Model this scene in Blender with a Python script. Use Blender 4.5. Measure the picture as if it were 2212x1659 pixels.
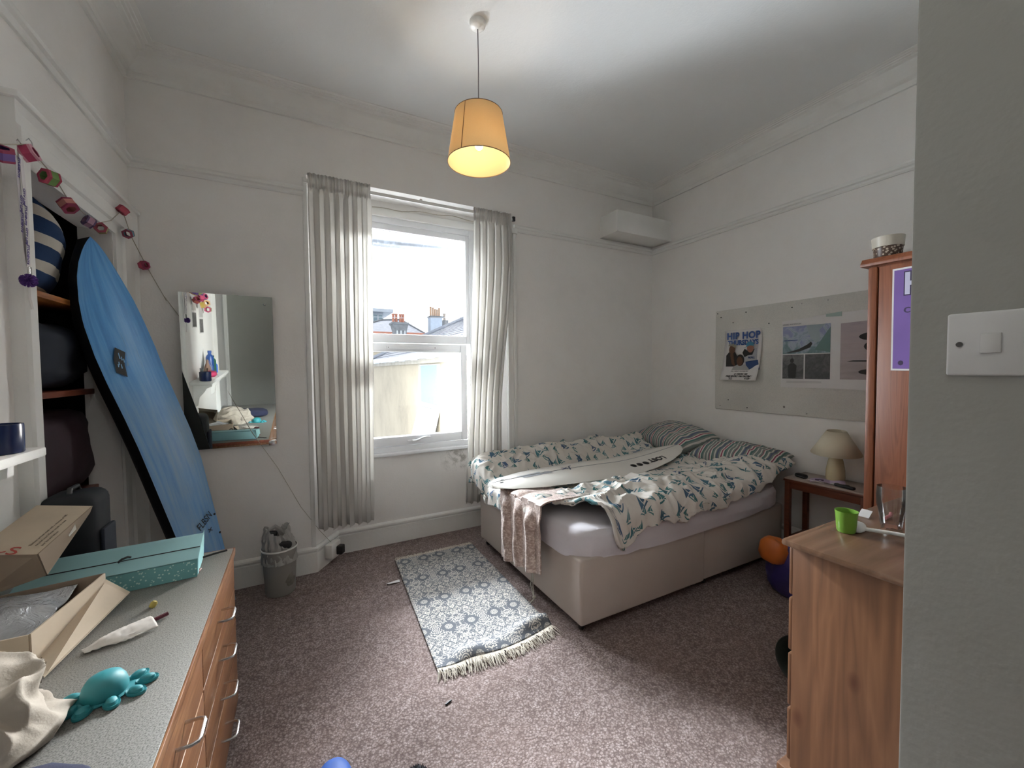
import bpy, bmesh, math, random
from mathutils import Vector, Matrix, noise
random.seed(7)
for o in list(bpy.data.objects): bpy.data.objects.remove(o)
sc = bpy.context.scene
COL = sc.collection
PI = math.pi

# ------------------------------------------------------------ camera
FPX, YAW, PITCH, ROLL = 874.07, 0.484703, 0.0360383, 0.00891
EYE = Vector((0, 0, 1.5))
_f = Vector((math.sin(YAW)*math.cos(PITCH), math.cos(YAW)*math.cos(PITCH), -math.sin(PITCH)))
_r0 = Vector((math.cos(YAW), -math.sin(YAW), 0)); _d0 = _f.cross(_r0)
RGT = _r0*math.cos(ROLL) + _d0*math.sin(ROLL)
DWN = _f.cross(RGT)
cam = bpy.data.cameras.new('camera'); camo = bpy.data.objects.new('camera', cam); COL.objects.link(camo)
cam.sensor_width = 36; cam.lens = FPX/2212*36; cam.clip_start = 0.02; cam.clip_end = 300
m = Matrix((RGT, -DWN, -_f)).transposed().to_4x4(); m.translation = EYE
camo.matrix_world = m
sc.camera = camo
def at(u, v, ax, val):
    """point of the sight line through photo pixel (u, v) on the plane axis=val"""
    d = RGT*((u-1106)/FPX) + DWN*((v-829.5)/FPX) + _f
    return EYE + d*((val-EYE[ax])/d[ax])

# ------------------------------------------------------------ world, sun, exposure
w = bpy.data.worlds.new('overcast_sky'); sc.world = w; w.use_nodes = True
nt = w.node_tree; bg = nt.nodes['Background']
tc = nt.nodes.new('ShaderNodeTexCoord'); sp = nt.nodes.new('ShaderNodeSeparateXYZ')
mr = nt.nodes.new('ShaderNodeMapRange'); rp = nt.nodes.new('ShaderNodeMix'); rp.data_type = 'RGBA'
nt.links.new(tc.outputs['Generated'], sp.inputs[0]); nt.links.new(sp.outputs['Z'], mr.inputs['Value'])
mr.inputs['From Min'].default_value = -0.1; mr.inputs['From Max'].default_value = 0.7
rp.inputs[6].default_value = (0.86, 0.92, 1.0, 1); rp.inputs[7].default_value = (1.0, 1.0, 1.0, 1)
nt.links.new(mr.outputs[0], rp.inputs[0]); nt.links.new(rp.outputs[2], bg.inputs['Color'])
bg.inputs['Strength'].default_value = 2.0
sun = bpy.data.lights.new('hazy_sun', 'SUN'); suno = bpy.data.objects.new('hazy_sun', sun); COL.objects.link(suno)
sun.energy = 1.5; sun.angle = math.radians(60); sun.color = (0.97, 0.98, 1.0)
suno.rotation_euler = Vector((0.15, 1.0, 0.6)).to_track_quat('Z', 'Y').to_euler()
def fill_panel(name, loc, nrm, sx, sy, watts, tint=(0.93, 0.97, 1.0)):  # added area lamp outside the window, standing in for skylight
    l = bpy.data.lights.new(name, 'AREA'); o = bpy.data.objects.new(name, l); COL.objects.link(o)
    l.shape = 'RECTANGLE'; l.size = sx; l.size_y = sy; l.energy = watts; l.color = tint
    o.location = loc; o.rotation_euler = (-Vector(nrm)).to_track_quat('Z', 'Y').to_euler()
fill_panel('added_fill_high', (1.8, 7.0, 5.2), (-0.15, -0.93, -0.35), 3.4, 2.2, 6800)  # unseen added panel above the view, lights floor and bed through the window
fill_panel('added_fill_west', (-0.75, 5.1, 1.7), (0.35, -0.93, 0.0), 2.4, 3.4, 1300)  # unseen added panel left of the view, brightens the right wall
fill_panel('added_fill_east', (2.75, 4.75, 1.9), (-0.80, -0.60, 0.0), 1.8, 3.4, 2900, (1.0, 0.97, 0.93))  # unseen added panel right of the view, brightens left wall and desk
lob = bpy.data.lights.new('added_rear_fill', 'AREA'); lobo = bpy.data.objects.new('added_rear_fill', lob); COL.objects.link(lobo)  # added fill lamp behind the camera, no such fitting in the room
lob.energy = 6; lob.size = 0.5; lob.color = (1, 0.97, 0.93); lobo.location = (-0.1, -0.28, 3.38)
vs = sc.view_settings; vs.view_transform = 'Standard'; vs.look = 'None'; vs.gamma = 1; vs.exposure = 0.44
vs.use_curve_mapping = False
sc.cycles.max_bounces = 10; sc.cycles.diffuse_bounces = 6; sc.cycles.transparent_max_bounces = 12

# ------------------------------------------------------------ materials
def lin(h):
    h = h.lstrip('#'); c = [int(h[i:i+2], 16)/255 for i in (0, 2, 4)]
    return tuple(x/12.92 if x <= .04045 else ((x+.055)/1.055)**2.4 for x in c) + (1,)
class NB:
    def __init__(s, name):
        s.m = bpy.data.materials.new(name); s.m.use_nodes = True; s.t = s.m.node_tree
        s.p = s.t.nodes['Principled BSDF']; s.o = s.t.nodes['Material Output']
    def n(s, k, **kw):
        x = s.t.nodes.new('ShaderNode'+k)
        for a, b in kw.items(): setattr(x, a, b)
        return x
    def l(s, a, b): s.t.links.new(a, b)
    def val(s, sock, v):
        if hasattr(v, 'is_linked') or hasattr(v, 'links'): s.l(v, sock)
        else: sock.default_value = v
    def math(s, op, a, b=0.0, c=0.0, clamp=False):
        x = s.n('Math', operation=op, use_clamp=clamp); s.val(x.inputs[0], a); s.val(x.inputs[1], b); s.val(x.inputs[2], c)
        return x.outputs[0]
    def mix(s, f, a, b, mode='MIX'):
        x = s.n('Mix'); x.data_type = 'RGBA'; x.blend_type = mode
        s.val(x.inputs[0], f); s.val(x.inputs[6], a); s.val(x.inputs[7], b); return x.outputs[2]
    def ramp(s, f, stops, interp='LINEAR'):
        x = s.n('ValToRGB'); x.color_ramp.interpolation = interp
        e = x.color_ramp.elements
        while len(e) > 1: e.remove(e[-1])
        e[0].position = stops[0][0]; e[0].color = stops[0][1]
        for p, c in stops[1:]:
            q = e.new(p); q.color = c
        s.l(f, x.inputs[0]); return x.outputs[0]
    def coords(s, kind='Object', scale=(1, 1, 1), rot=(0, 0, 0), loc=(0, 0, 0)):
        c = s.n('TexCoord'); mp = s.n('Mapping'); mp.inputs['Scale'].default_value = scale
        mp.inputs['Rotation'].default_value = rot; mp.inputs['Location'].default_value = loc
        s.l(c.outputs[kind], mp.inputs[0]); return mp.outputs[0]
    def noise(s, co, sc_, det=2, rough=.5, dist=0):
        x = s.n('TexNoise'); x.inputs['Scale'].default_value = sc_; x.inputs['Detail'].default_value = det
        x.inputs['Roughness'].default_value = rough; x.inputs['Distortion'].default_value = dist
        s.l(co, x.inputs['Vector']); return x.outputs['Fac']
    def bump(s, h, st, d=.01):
        x = s.n('Bump'); x.inputs['Strength'].default_value = st; x.inputs['Distance'].default_value = d
        s.l(h, x.inputs['Height']); s.l(x.outputs[0], s.p.inputs['Normal'])
    def base(s, c): s.val(s.p.inputs['Base Color'], c)
def W(v): return (v, v, v, 1)

def plain(name, c, rough=.6, var=.06, scale=6, bump=0, bscale=60, metal=0, spec=.5, bd=.002):
    b = NB(name); c = lin(c) if isinstance(c, str) else c
    co = b.coords()
    f = b.noise(co, scale, 3)
    lo = tuple(x*(1-var) for x in c[:3])+(1,); hi = tuple(min(1, x*(1+var)) for x in c[:3])+(1,)
    b.base(b.ramp(f, [(.3, lo), (.7, hi)]))
    b.p.inputs['Roughness'].default_value = rough; b.p.inputs['Metallic'].default_value = metal
    b.p.inputs['Specular IOR Level'].default_value = spec
    if bump: b.bump(b.noise(co, bscale, 3), bump, bd)
    return b.m
def wall_mat(name, c1, stain, amount=.35):
    b = NB(name); co = b.coords()
    f = b.noise(co, 1.3, 5, .6, .4); g = b.noise(co, 9, 4, .6)
    k = b.ramp(f, [(.35, W(0)), (.75, W(1))]); k = b.math('MULTIPLY', k, g)
    b.base(b.mix(b.math('MULTIPLY', k, amount), lin(c1), lin(stain)))
    b.p.inputs['Roughness'].default_value = .75; b.p.inputs['Specular IOR Level'].default_value = .25
    h = b.math('ADD', b.math('MULTIPLY', b.noise(co, 5, 5, .6), 1.0), b.math('MULTIPLY', b.noise(co, 90, 2), .25))
    b.bump(h, .45, .006)
    return b.m
def wood(name, c1, c2, c3, axis='Z', scale=1.0, rough=.45, knots=0.0, board=0.0):
    b = NB(name)
    st = {'X': (.5, 7, 7), 'Y': (7, .5, 7), 'Z': (7, 7, .5)}[axis]; st = tuple(x*scale for x in st)
    co = b.coords(scale=st)
    n1 = b.noise(co, 1.2, 3, .5, .6); n2 = b.noise(b.coords(scale=tuple(x*5 for x in st)), 2.0, 4, .6, .3)
    wv = b.math('FRACT', b.math('MULTIPLY', n1, 9.0)); wv = b.math('ABSOLUTE', b.math('SUBTRACT', wv, .5))
    f = b.math('ADD', b.math('MULTIPLY', wv, .9), b.math('MULTIPLY', n2, .55))
    c = b.ramp(f, [(.1, lin(c1)), (.5, lin(c2)), (.9, lin(c3))])
    if board:
        s_ = b.n('SeparateXYZ'); b.l(b.coords(), s_.inputs[0])
        ax = {'X': 'Y', 'Y': 'X', 'Z': 'Y'}[axis]
        bi = b.math('FLOOR', b.math('MULTIPLY', s_.outputs[ax], 1/board))
        wn = b.n('TexWhiteNoise'); wn.noise_dimensions = '1D'; b.l(bi, wn.inputs['W'])
        c = b.mix(b.math('MULTIPLY', wn.outputs[0], .38), c, lin(c3))
    if knots:
        kc = {'X': (.45, 1, 1), 'Y': (1, .45, 1), 'Z': (1, 1, .5)}[axis]
        v = b.n('TexVoronoi'); v.voronoi_dimensions = '2D'; v.inputs['Scale'].default_value = knots; q = b.n('SeparateXYZ'); b.l(b.coords(scale=kc), q.inputs[0]); q2 = b.n('CombineXYZ'); b.l(q.outputs['Y'], q2.inputs[0]); b.l(q.outputs['Z'], q2.inputs[1]); b.l(q2.outputs[0], v.inputs['Vector'])
        k = b.ramp(v.outputs['Distance'], [(.015, W(1)), (.05, W(.6)), (.09, W(0))])
        c = b.mix(b.math('MULTIPLY', k, .8), c, lin('#4a2615'))
    b.base(c); b.p.inputs['Roughness'].default_value = rough; b.bump(f, .15, .001)
    return b.m
def thin_glass(name, tint=(.97, .985, 1, 1), gloss=.06, rough=0.0):
    b = NB(name); tr = b.n('BsdfTransparent'); tr.inputs[0].default_value = tint
    gl = b.n('BsdfGlossy'); gl.inputs['Roughness'].default_value = rough; fr = b.n('Fresnel'); fr.inputs[0].default_value = 1.45
    mx = b.n('MixShader'); b.l(b.math('MULTIPLY', fr.outputs[0], gloss*16, clamp=True), mx.inputs[0])
    b.l(tr.outputs[0], mx.inputs[1]); b.l(gl.outputs[0], mx.inputs[2]); b.l(mx.outputs[0], b.o.inputs[0])
    return b.m
def translucent(name, c, fac=.4, rough=.9, bump=.3, scale=250, tcol=None):
    b = NB(name); c = lin(c) if isinstance(c, str) else c
    co = b.coords(); f = b.noise(co, scale, 2)
    cc = b.mix(b.math('MULTIPLY', f, .25), c, tuple(x*.8 for x in c[:3])+(1,))
    b.base(cc); b.p.inputs['Roughness'].default_value = rough; b.p.inputs['Specular IOR Level'].default_value = .2
    b.bump(f, bump, .001)
    t = b.n('BsdfTranslucent'); t.inputs[0].default_value = tcol or c
    mx = b.n('MixShader'); mx.inputs[0].default_value = fac
    b.l(b.p.outputs[0], mx.inputs[1]); b.l(t.outputs[0], mx.inputs[2]); b.l(mx.outputs[0], b.o.inputs[0])
    return b.m
def emit(name, c, s):
    b = NB(name); b.p.inputs['Emission Color'].default_value = c; b.p.inputs['Emission Strength'].default_value = s
    b.base(c); return b.m

M = {}
M['wall'] = wall_mat('wall_paint', '#e8e6e3', '#cbc6be', .5)
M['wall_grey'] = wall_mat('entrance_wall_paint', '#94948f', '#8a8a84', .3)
M['ceil'] = wall_mat('ceiling_paint', '#dddedd', '#cfccc6', .3)
M['gloss'] = wall_mat('white_gloss_paint', '#e4e4e1', '#c2bbb0', .5)
M['frame'] = plain('white_window_plastic', '#e6e8ea', .3, .02)
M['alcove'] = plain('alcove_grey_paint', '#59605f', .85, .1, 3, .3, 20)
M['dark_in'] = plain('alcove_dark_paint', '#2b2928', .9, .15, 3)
def carpet():
    b = NB('mauve_brown_carpet'); co = b.coords()
    v = b.n('TexVoronoi'); v.inputs['Scale'].default_value = 105; b.l(b.coords(scale=(1, 1, 0)), v.inputs['Vector'])
    n1 = b.noise(co, 260, 2); n2 = b.noise(co, 2.2, 4, .6); n3 = b.noise(co, 24, 3)
    f = b.math('ADD', b.math('MULTIPLY', n1, .5), b.math('MULTIPLY', n3, .5))
    c = b.ramp(f, [(.3, lin('#75686440'[:7])), (.5, lin('#998b87')), (.72, lin('#c0b4b1'))])
    c = b.mix(b.ramp(v.outputs['Distance'], [(.2, W(0)), (.7, W(.75))]), c, lin('#5b4c48'))
    c = b.mix(b.ramp(n2, [(.42, W(0)), (.75, W(.35))]), c, lin('#87756f'))
    b.base(c); b.p.inputs['Roughness'].default_value = .95; b.p.inputs['Specular IOR Level'].default_value = .1
    h = b.math('ADD', b.math('MULTIPLY', v.outputs['Distance'], -1.0), n1); b.bump(h, .7, .004)
    return b.m
M['carpet'] = carpet()
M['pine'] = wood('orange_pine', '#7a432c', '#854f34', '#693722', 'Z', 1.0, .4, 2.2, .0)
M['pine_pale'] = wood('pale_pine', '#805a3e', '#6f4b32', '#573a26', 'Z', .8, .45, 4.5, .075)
M['pine_top'] = wood('worn_pine_top', '#56402f', '#644a38', '#735847', 'X', .6, .25, 0)
M['nwood'] = wood('reddish_wood', '#5e2e1c', '#6d3a22', '#4c2415', 'Y', 1, .4)
M['ntop'] = plain('scuffed_beige_top', '#a2948a', .4, .1, 12)
M['deskfront'] = wood('teak_laminate', '#8b6243', '#744b2f', '#a37a55', 'Y', 1.1, .35)
M['shelfwood'] = wood('varnished_shelf_wood', '#b87a45', '#a66a38', '#93572c', 'Y', 1, .4)
M['redwood'] = wood('red_brown_shelf', '#8a4a34', '#7a3f2c', '#693322', 'Y', 1, .5)
def speckle():
    b = NB('speckled_grey_laminate'); co = b.coords()
    n1 = b.noise(co, 300, 2); n2 = b.noise(co, 170, 2)
    c = b.ramp(n1, [(.33, lin('#4f4d49')), (.47, lin('#76746f')), (.62, lin('#898681'))])
    b.base(c); b.p.inputs['Roughness'].default_value = .38
    return b.m
M['laminate'] = speckle()
M['chrome'] = plain('brushed_steel', '#c9c9c9', .25, .02, metal=1)
M['black'] = plain('black_plastic', '#141416', .45, .1)
M['white_pl'] = plain('white_plastic', '#e4e3df', .35, .02)
M['curtain'] = translucent('cream_curtain_cloth', '#d6d3d0', .5, .9, .4, 300, lin('#dddbd6'))
M['divan'] = plain('beige_divan_fabric', '#b5aaa1', .85, .05, 3, .3, 500)
M['sheet'] = plain('white_sheet', '#cfcbd0', .85, .03, 5, .25, 40, bd=.004)
M['rope'] = plain('pale_cord', '#a8a294', .8, .1)

# ------------------------------------------------------------ mesh helpers
def link(o, parent=None):
    COL.objects.link(o)
    if parent: o.parent = parent
    return o
def tag(o, label=None, cat=None, group=None, kind=None):
    if label: o['label'] = label
    if cat: o['category'] = cat
    if group: o['group'] = group
    if kind: o['kind'] = kind
    return o
def empty(name, loc=(0, 0, 0), rz=0, rot=None):
    o = bpy.data.objects.new(name, None); o.empty_display_size = .05; o.location = loc
    o.rotation_euler = rot if rot else (0, 0, rz)
    return link(o)
class MB:
    def __init__(s): s.v = []; s.f = []; s.mi = []; s.uv = {}
    def add(s, vs, fs, mi=0):
        b = len(s.v); s.v += [tuple(x) for x in vs]; s.f += [tuple(b+i for i in f) for f in fs]; s.mi += [mi]*len(fs); return s
    def box(s, a, b, mi=0, mat=None):
        x0, y0, z0 = a; x1, y1, z1 = b
        vs = [(x0,y0,z0),(x1,y0,z0),(x1,y1,z0),(x0,y1,z0),(x0,y0,z1),(x1,y0,z1),(x1,y1,z1),(x0,y1,z1)]
        if mat: vs = [mat @ Vector(v) for v in vs]
        return s.add(vs, [(0,3,2,1),(4,5,6,7),(0,1,5,4),(1,2,6,5),(2,3,7,6),(3,0,4,7)], mi)
    def prism(s, poly, lo, hi, axis=2, mi=0):
        n = len(poly); f = {0: lambda p, h: (h, p[0], p[1]), 1: lambda p, h: (p[0], h, p[1]), 2: lambda p, h: (p[0], p[1], h)}[axis]
        vs = [f(p, lo) for p in poly] + [f(p, hi) for p in poly]
        return s.add(vs, [tuple(range(n-1, -1, -1)), tuple(range(n, 2*n))] + [(i, (i+1) % n, n+(i+1) % n, n+i) for i in range(n)], mi)
    def lathe(s, prof, n=24, c=(0, 0, 0), mi=0, cap=True, mat=None):
        vs = []
        for r, z in prof:
            for i in range(n):
                a = 2*PI*i/n; p = Vector((c[0]+r*math.cos(a), c[1]+r*math.sin(a), c[2]+z)); vs.append(mat @ p if mat else p)
        fs = [(j*n+i, j*n+(i+1) % n, (j+1)*n+(i+1) % n, (j+1)*n+i) for j in range(len(prof)-1) for i in range(n)]
        if cap: fs += [tuple(range(n-1, -1, -1)), tuple((len(prof)-1)*n+i for i in range(n))]
        return s.add(vs, fs, mi)
    def tube(s, pts, r, n=8, mi=0, closed=False):
        pts = [Vector(p) for p in pts]; vs = []; N = len(pts); up = Vector((0, 0, 1)); prev = None
        for i, p in enumerate(pts):
            t = (pts[(i+1) % N if closed else min(i+1, N-1)] - pts[(i-1) % N if closed else max(i-1, 0)])
            if t.length < 1e-9: t = Vector((0, 0, 1))
            t.normalize()
            if prev is None:
                a = t.cross(up) if abs(t.z) < .95 else t.cross(Vector((1, 0, 0)))
            else: a = prev - t*prev.dot(t)
            a.normalize(); prev = a; b = t.cross(a)
            rr = r[i] if isinstance(r, (list, tuple)) else r
            for k in range(n):
                q = 2*PI*k/n; vs.append(p + a*math.cos(q)*rr + b*math.sin(q)*rr)
        fs = [(j*n+i, ((j+1) % N)*n+i, ((j+1) % N)*n+(i+1) % n, j*n+(i+1) % n) for j in range(N if closed else N-1) for i in range(n)]
        if not closed: fs += [tuple(range(n)), tuple((N-1)*n+i for i in range(n-1, -1, -1))]
        return s.add(vs, fs, mi)
    def grid(s, nu, nv, fn, mi=0, uvfn=None, flip=False):
        b = len(s.v); vs = [fn(i/(nu-1), j/(nv-1)) for j in range(nv) for i in range(nu)]
        fs = []
        for j in range(nv-1):
            for i in range(nu-1):
                q = (j*nu+i, j*nu+i+1, (j+1)*nu+i+1, (j+1)*nu+i)
                fs.append(q[::-1] if flip else q)
        s.add(vs, fs, mi)
        for j in range(nv):
            for i in range(nu): s.uv[b+j*nu+i] = uvfn(i/(nu-1), j/(nv-1)) if uvfn else (i/(nu-1), j/(nv-1))
        return s
    def build(s, name, mats, parent=None, smooth=False, bevel=0, seg=2, solid=0, loc=None, rot=None, sub=0, offset=0, angle=None):
        me = bpy.data.meshes.new(name); me.from_pydata(s.v, [], s.f)
        for m_ in (mats if isinstance(mats, (list, tuple)) else [mats]): me.materials.append(m_)
        for p, k in zip(me.polygons, s.mi): p.material_index = k; p.use_smooth = smooth
        if s.uv:
            ul = me.uv_layers.new(name='UVMap')
            for lp in me.loops: ul.data[lp.index].uv = s.uv.get(lp.vertex_index, (0, 0))
        if bevel:
            bm = bmesh.new(); bm.from_mesh(me)
            es = [e for e in bm.edges if len(e.link_faces) == 2 and e.calc_face_angle(0) > math.radians(30)]
            bmesh.ops.bevel(bm, geom=es, offset=bevel, segments=seg, profile=.5, affect='EDGES', clamp_overlap=True)
            bm.to_mesh(me); bm.free()
            for p in me.polygons: p.use_smooth = True
        o = bpy.data.objects.new(name, me)
        if smooth or bevel:
            try: me.set_sharp_from_angle(angle=angle or math.radians(40))
            except Exception: pass
        if solid:
            md = o.modifiers.new('solid', 'SOLIDIFY'); md.thickness = solid; md.offset = offset
        if sub:
            md = o.modifiers.new('sub', 'SUBSURF'); md.levels = md.render_levels = sub
        if loc is not None: o.location = loc
        if rot is not None: o.rotation_euler = rot
        return link(o, parent)
def box(name, a, b, mat, parent=None, bevel=.003, seg=2, **k):
    return MB().box(a, b).build(name, mat, parent, bevel=bevel, seg=seg, **k)
def text_mesh(body, size, mat, name, parent, M4, ext=.0004, align='CENTER', bold=0.0, shear=0, sx=1.0, space=1.0):
    cu = bpy.data.curves.new(name, 'FONT'); cu.body = body; cu.size = size; cu.extrude = ext; cu.align_x = align; cu.align_y = 'CENTER'
    cu.offset = bold; cu.shear = shear; cu.space_character = space; cu.resolution_u = 3
    t = bpy.data.objects.new(name, cu); COL.objects.link(t)
    dg = bpy.context.evaluated_depsgraph_get(); me = bpy.data.meshes.new_from_object(t.evaluated_get(dg))
    bpy.data.objects.remove(t); bpy.data.curves.remove(cu)
    me.transform(Matrix.Diagonal((sx, 1, 1, 1))); me.transform(M4)
    me.materials.clear(); me.materials.append(mat)
    return link(bpy.data.objects.new(name, me), parent)
def frame_of(o, x, y):
    """matrix with local x along x, local y along y, origin o"""
    x = Vector(x).normalized(); y = Vector(y).normalized(); z = x.cross(y).normalized(); y = z.cross(x)
    mm = Matrix((x, y, z)).transposed().to_4x4(); mm.translation = Vector(o); return mm
def offset_path(path, off):
    """shift an open path to its right side by off, mitred"""
    out = []
    for i, p in enumerate(path):
        ns = []
        for a, b in ((i-1, i), (i, i+1)):
            if a < 0 or b >= len(path): continue
            d = Vector(path[b]) - Vector(path[a]); d.normalize(); ns.append(Vector((d.y, -d.x)))
        if len(ns) == 1: n = ns[0]*off
        else:
            n = ns[0]+ns[1]; n = n*(off/(1+ns[0].dot(ns[1])))
        out.append(Vector(p)+n)
    return out
def sweep(name, path, prof, mat, label=None, **k):
    mb = MB(); n = len(path); rows = [[(q.x, q.y, z) for q in offset_path(path, off)] for off, z in prof]
    vs = [r[i] for r in rows for i in range(n)]; m_ = len(prof)
    fs = [(j*n+i, ((j+1) % m_)*n+i, ((j+1) % m_)*n+i+1, j*n+i+1) for j in range(m_) for i in range(n-1)]
    fs += [tuple(j*n for j in range(m_)), tuple(j*n+n-1 for j in range(m_-1, -1, -1))]
    mb.add(vs, fs); o = mb.build(name, mat, **k); o['kind'] = 'structure'
    if label: o['label'] = label
    return o
def struct(o, label=None): o['kind'] = 'structure'; (label and tag(o, label)); return o

# ------------------------------------------------------------ room shell
XL, XR, YB, YF, H = -0.9, 3.55, -0.55, 3.33, 3.45
XP, YP = 0.82, 0.264      # entrance partition
struct(box('floor', (-1.75, -1.2, -.12), (3.8, 3.9, 0), M['carpet'], bevel=0), 'mauve brown carpeted floor')
struct(box('ceiling', (-1.2, -.7, H), (3.7, 3.8, H+.12), M['ceil'], bevel=0), 'off-white painted ceiling')
mb = MB()   # left wall with two cupboard openings
T = XL-.14
for (y0, y1, z0, z1) in ((YB-.12, -.25, 0, H), (-.25, .40, 2.2, H), (.40, 2.26, 0, H), (2.26, 3.05, 2.29, H), (3.05, YF+.12, 0, H)):
    mb.box((T, y0, z0), (XL, y1, z1))
struct(mb.build('wall_left', M['wall']), 'white left wall with a cupboard alcove at each end')
mb = MB()   # back wall around the window recess
mb.box((XL-.14, YF, 0), (.08, YF+.5, H)); mb.box((1.76, YF, 0), (XR+.14, YF+.5, H)); mb.box((.08, YF, 2.925), (1.76, YF+.5, H))
mb.prism([(.08, YF), (.25, 3.57), (.25, YF+.5), (.08, YF+.5)], 0, 2.925)
mb.prism([(1.76, YF), (1.76, YF+.5), (1.58, YF+.5), (1.58, 3.57)], 0, 2.925)
mb.box((.25, 3.57, 0), (1.58, 3.75, .775)); mb.box((.25, 3.57, 2.80), (1.58, 3.75, 2.925))
mb.box((.25, 3.57, .775), (.335, 3.75, 2.80)); mb.box((1.49, 3.57, .775), (1.58, 3.75, 2.80))
def damp_wall():
    m_ = M['wall'].copy(); m_.name = 'damp_wall_paint'; t = m_.node_tree; p = t.nodes['Principled BSDF']; old = p.inputs['Base Color'].links[0].from_socket
    b = NB.__new__(NB); b.m, b.t, b.p, b.o = m_, t, p, t.nodes['Material Output']
    s_ = b.n('SeparateXYZ'); co = b.coords(); b.l(co, s_.inputs[0])
    dx = b.math('DIVIDE', b.math('SUBTRACT', s_.outputs['X'], 1.33), .22); dz = b.math('DIVIDE', b.math('SUBTRACT', s_.outputs['Z'], .68), .16)
    d = b.math('ADD', b.math('MULTIPLY', dx, dx), b.math('MULTIPLY', dz, dz))
    k = b.math('MULTIPLY', b.math('SUBTRACT', 1.0, b.math('MINIMUM', d, 1.0)), b.ramp(b.noise(co, 14, 6, .7, .5), [(.46, W(0)), (.62, W(1))]))
    b.l(b.mix(b.math('MULTIPLY', k, .8), old, lin('#7d7870')), p.inputs['Base Color']); return m_
struct(mb.build('wall_back', damp_wall()), 'white window wall with a splayed recess')
struct(box('wall_right', (XR, YP-.1, 0), (XR+.14, YF+.2, H), M['wall'], bevel=0), 'white wall behind the head of the bed')
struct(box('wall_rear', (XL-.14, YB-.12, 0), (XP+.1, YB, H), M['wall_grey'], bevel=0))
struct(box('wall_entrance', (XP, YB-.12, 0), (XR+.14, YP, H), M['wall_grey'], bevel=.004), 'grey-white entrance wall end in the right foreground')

loop = [(XP, YB), (XL, YB), (XL, YF), (XR, YF), (XR, YP), (XP, YP)]
corn = [(0, 3.30), (.018, 3.30), (.022, 3.318), (.022, 3.335), (.034, 3.345), (.05, 3.352), (.075, 3.375), (.092, 3.40), (.10, 3.425), (.122, 3.43),
        (.126, 3.437), (.14, 3.437), (.144, 3.443), (.158, 3.443), (.162, 3.4465), (.185, 3.4465), (.19, 3.46), (0, 3.46)]
sweep('trim_1', loop, corn, M['gloss'], 'moulded white ceiling cornice around the room')
rail = [(0, 2.765), (.012, 2.765), (.02, 2.775), (.02, 2.79), (.034, 2.797), (.036, 2.812), (.028, 2.826), (0, 2.828)]
sweep('trim_2', [(XP, YB), (XL, YB), (XL, YF), (.06, YF)], rail, M['gloss'], 'picture rail left of the window')
sweep('trim_3', [(1.78, YF), (XR, YF), (XR, YP), (XP, YP)], rail, M['gloss'], 'picture rail from the window round the bed corner')
bb = [(0, 0), (.02, 0), (.02, .145), (.013, .15), (.016, .163), (.026, .168), (.024, .18), (.008, .192), (0, .193)]
sweep('baseboard_back', [(XL, YF), (.08, YF), (.25, 3.57), (1.58, 3.57), (1.76, YF), (XR, YF)], bb, M['gloss'], 'cracked white skirting board under the window')
sweep('baseboard_left', [(XL, .5), (XL, 2.09)], bb, M['gloss'])
sweep('baseboard_right', [(XR, YF), (XR, YP), (XP+.02, YP)], bb, M['gloss'])
struct(box('trim_4', (2.80, 3.07, 2.85), (XR+.02, YF+.01, 3.06), M['gloss'], bevel=.003), 'boxed-in pipe casing high in the far corner')
# casing on the right edge of the recess and slim bead on the left
mb = MB()
for x0, x1, d in ((1.70, 1.80, .012), (1.705, 1.73, .026), (1.765, 1.795, .03)): mb.box((x0, YF-d, 0), (x1, YF+.002, 2.765))
mb.box((1.695, YF-.04, 2.74), (1.805, YF, 2.79))
struct(mb.build('trim_5', M['gloss'], bevel=.003), 'white moulded casing beside the right curtain')
struct(MB().box((.055, YF-.012, .19), (.085, YF+.002, 2.9)).build('trim_6', M['gloss'], bevel=.003), 'slim bead on the recess corner behind the left curtain')
# architraves of the two cupboard openings
def architrave(name, y0, y1, top, wl, wr, wt, label):
    mb = MB(); P = [(0, .012), (.25, .018), (.3, .03), (.62, .03), (.68, .02), (.9, .024), (1, .04)]
    def strip(fn):
        for (a, ta), (b_, tb) in zip(P[:-1], P[1:]):
            fn(a, b_, ta, tb)
    # inner edge at 0, outer at 1
    pts = lambda k: (y0-wl*k, y1+wr*k, top+wt*k)
    for (a, ta), (b_, tb) in zip(P[:-1], P[1:]):
        A = pts(a); B = pts(b_)
        mb.add([(XL+ta, A[0], 0), (XL+tb, B[0], 0), (XL+tb, B[0], B[2]), (XL+ta, A[0], A[2])], [(0, 1, 2, 3)])
        mb.add([(XL+ta, A[0], A[2]), (XL+tb, B[0], B[2]), (XL+tb, B[1], B[2]), (XL+ta, A[1], A[2])], [(0, 1, 2, 3)])
        mb.add([(XL+ta, A[1], 0), (XL+tb, B[1], 0), (XL+tb, B[1], B[2]), (XL+ta, A[1], A[2])], [(3, 2, 1, 0)])
    A = pts(0); B = pts(1)
    for q, t_ in ((A, P[0][1]), (B, P[-1][1])):
        mb.add([(XL-.005, q[0], 0), (XL+t_, q[0], 0), (XL+t_, q[0], q[2]), (XL-.005, q[0], q[2])], [(0, 1, 2, 3)])
        mb.add([(XL-.005, q[0], q[2]), (XL+t_, q[0], q[2]), (XL+t_, q[1], q[2]), (XL-.005, q[1], q[2])], [(0, 1, 2, 3)])
        mb.add([(XL-.005, q[1], 0), (XL+t_, q[1], 0), (XL+t_, q[1], q[2]), (XL-.005, q[1], q[2])], [(3, 2, 1, 0)])
    o = mb.build(name, M['gloss']); return struct(o, label)
architrave('trim_7', 2.25, 3.06, 2.28, .15, .265, .19, 'white moulded architrave around the far cupboard opening')
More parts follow.
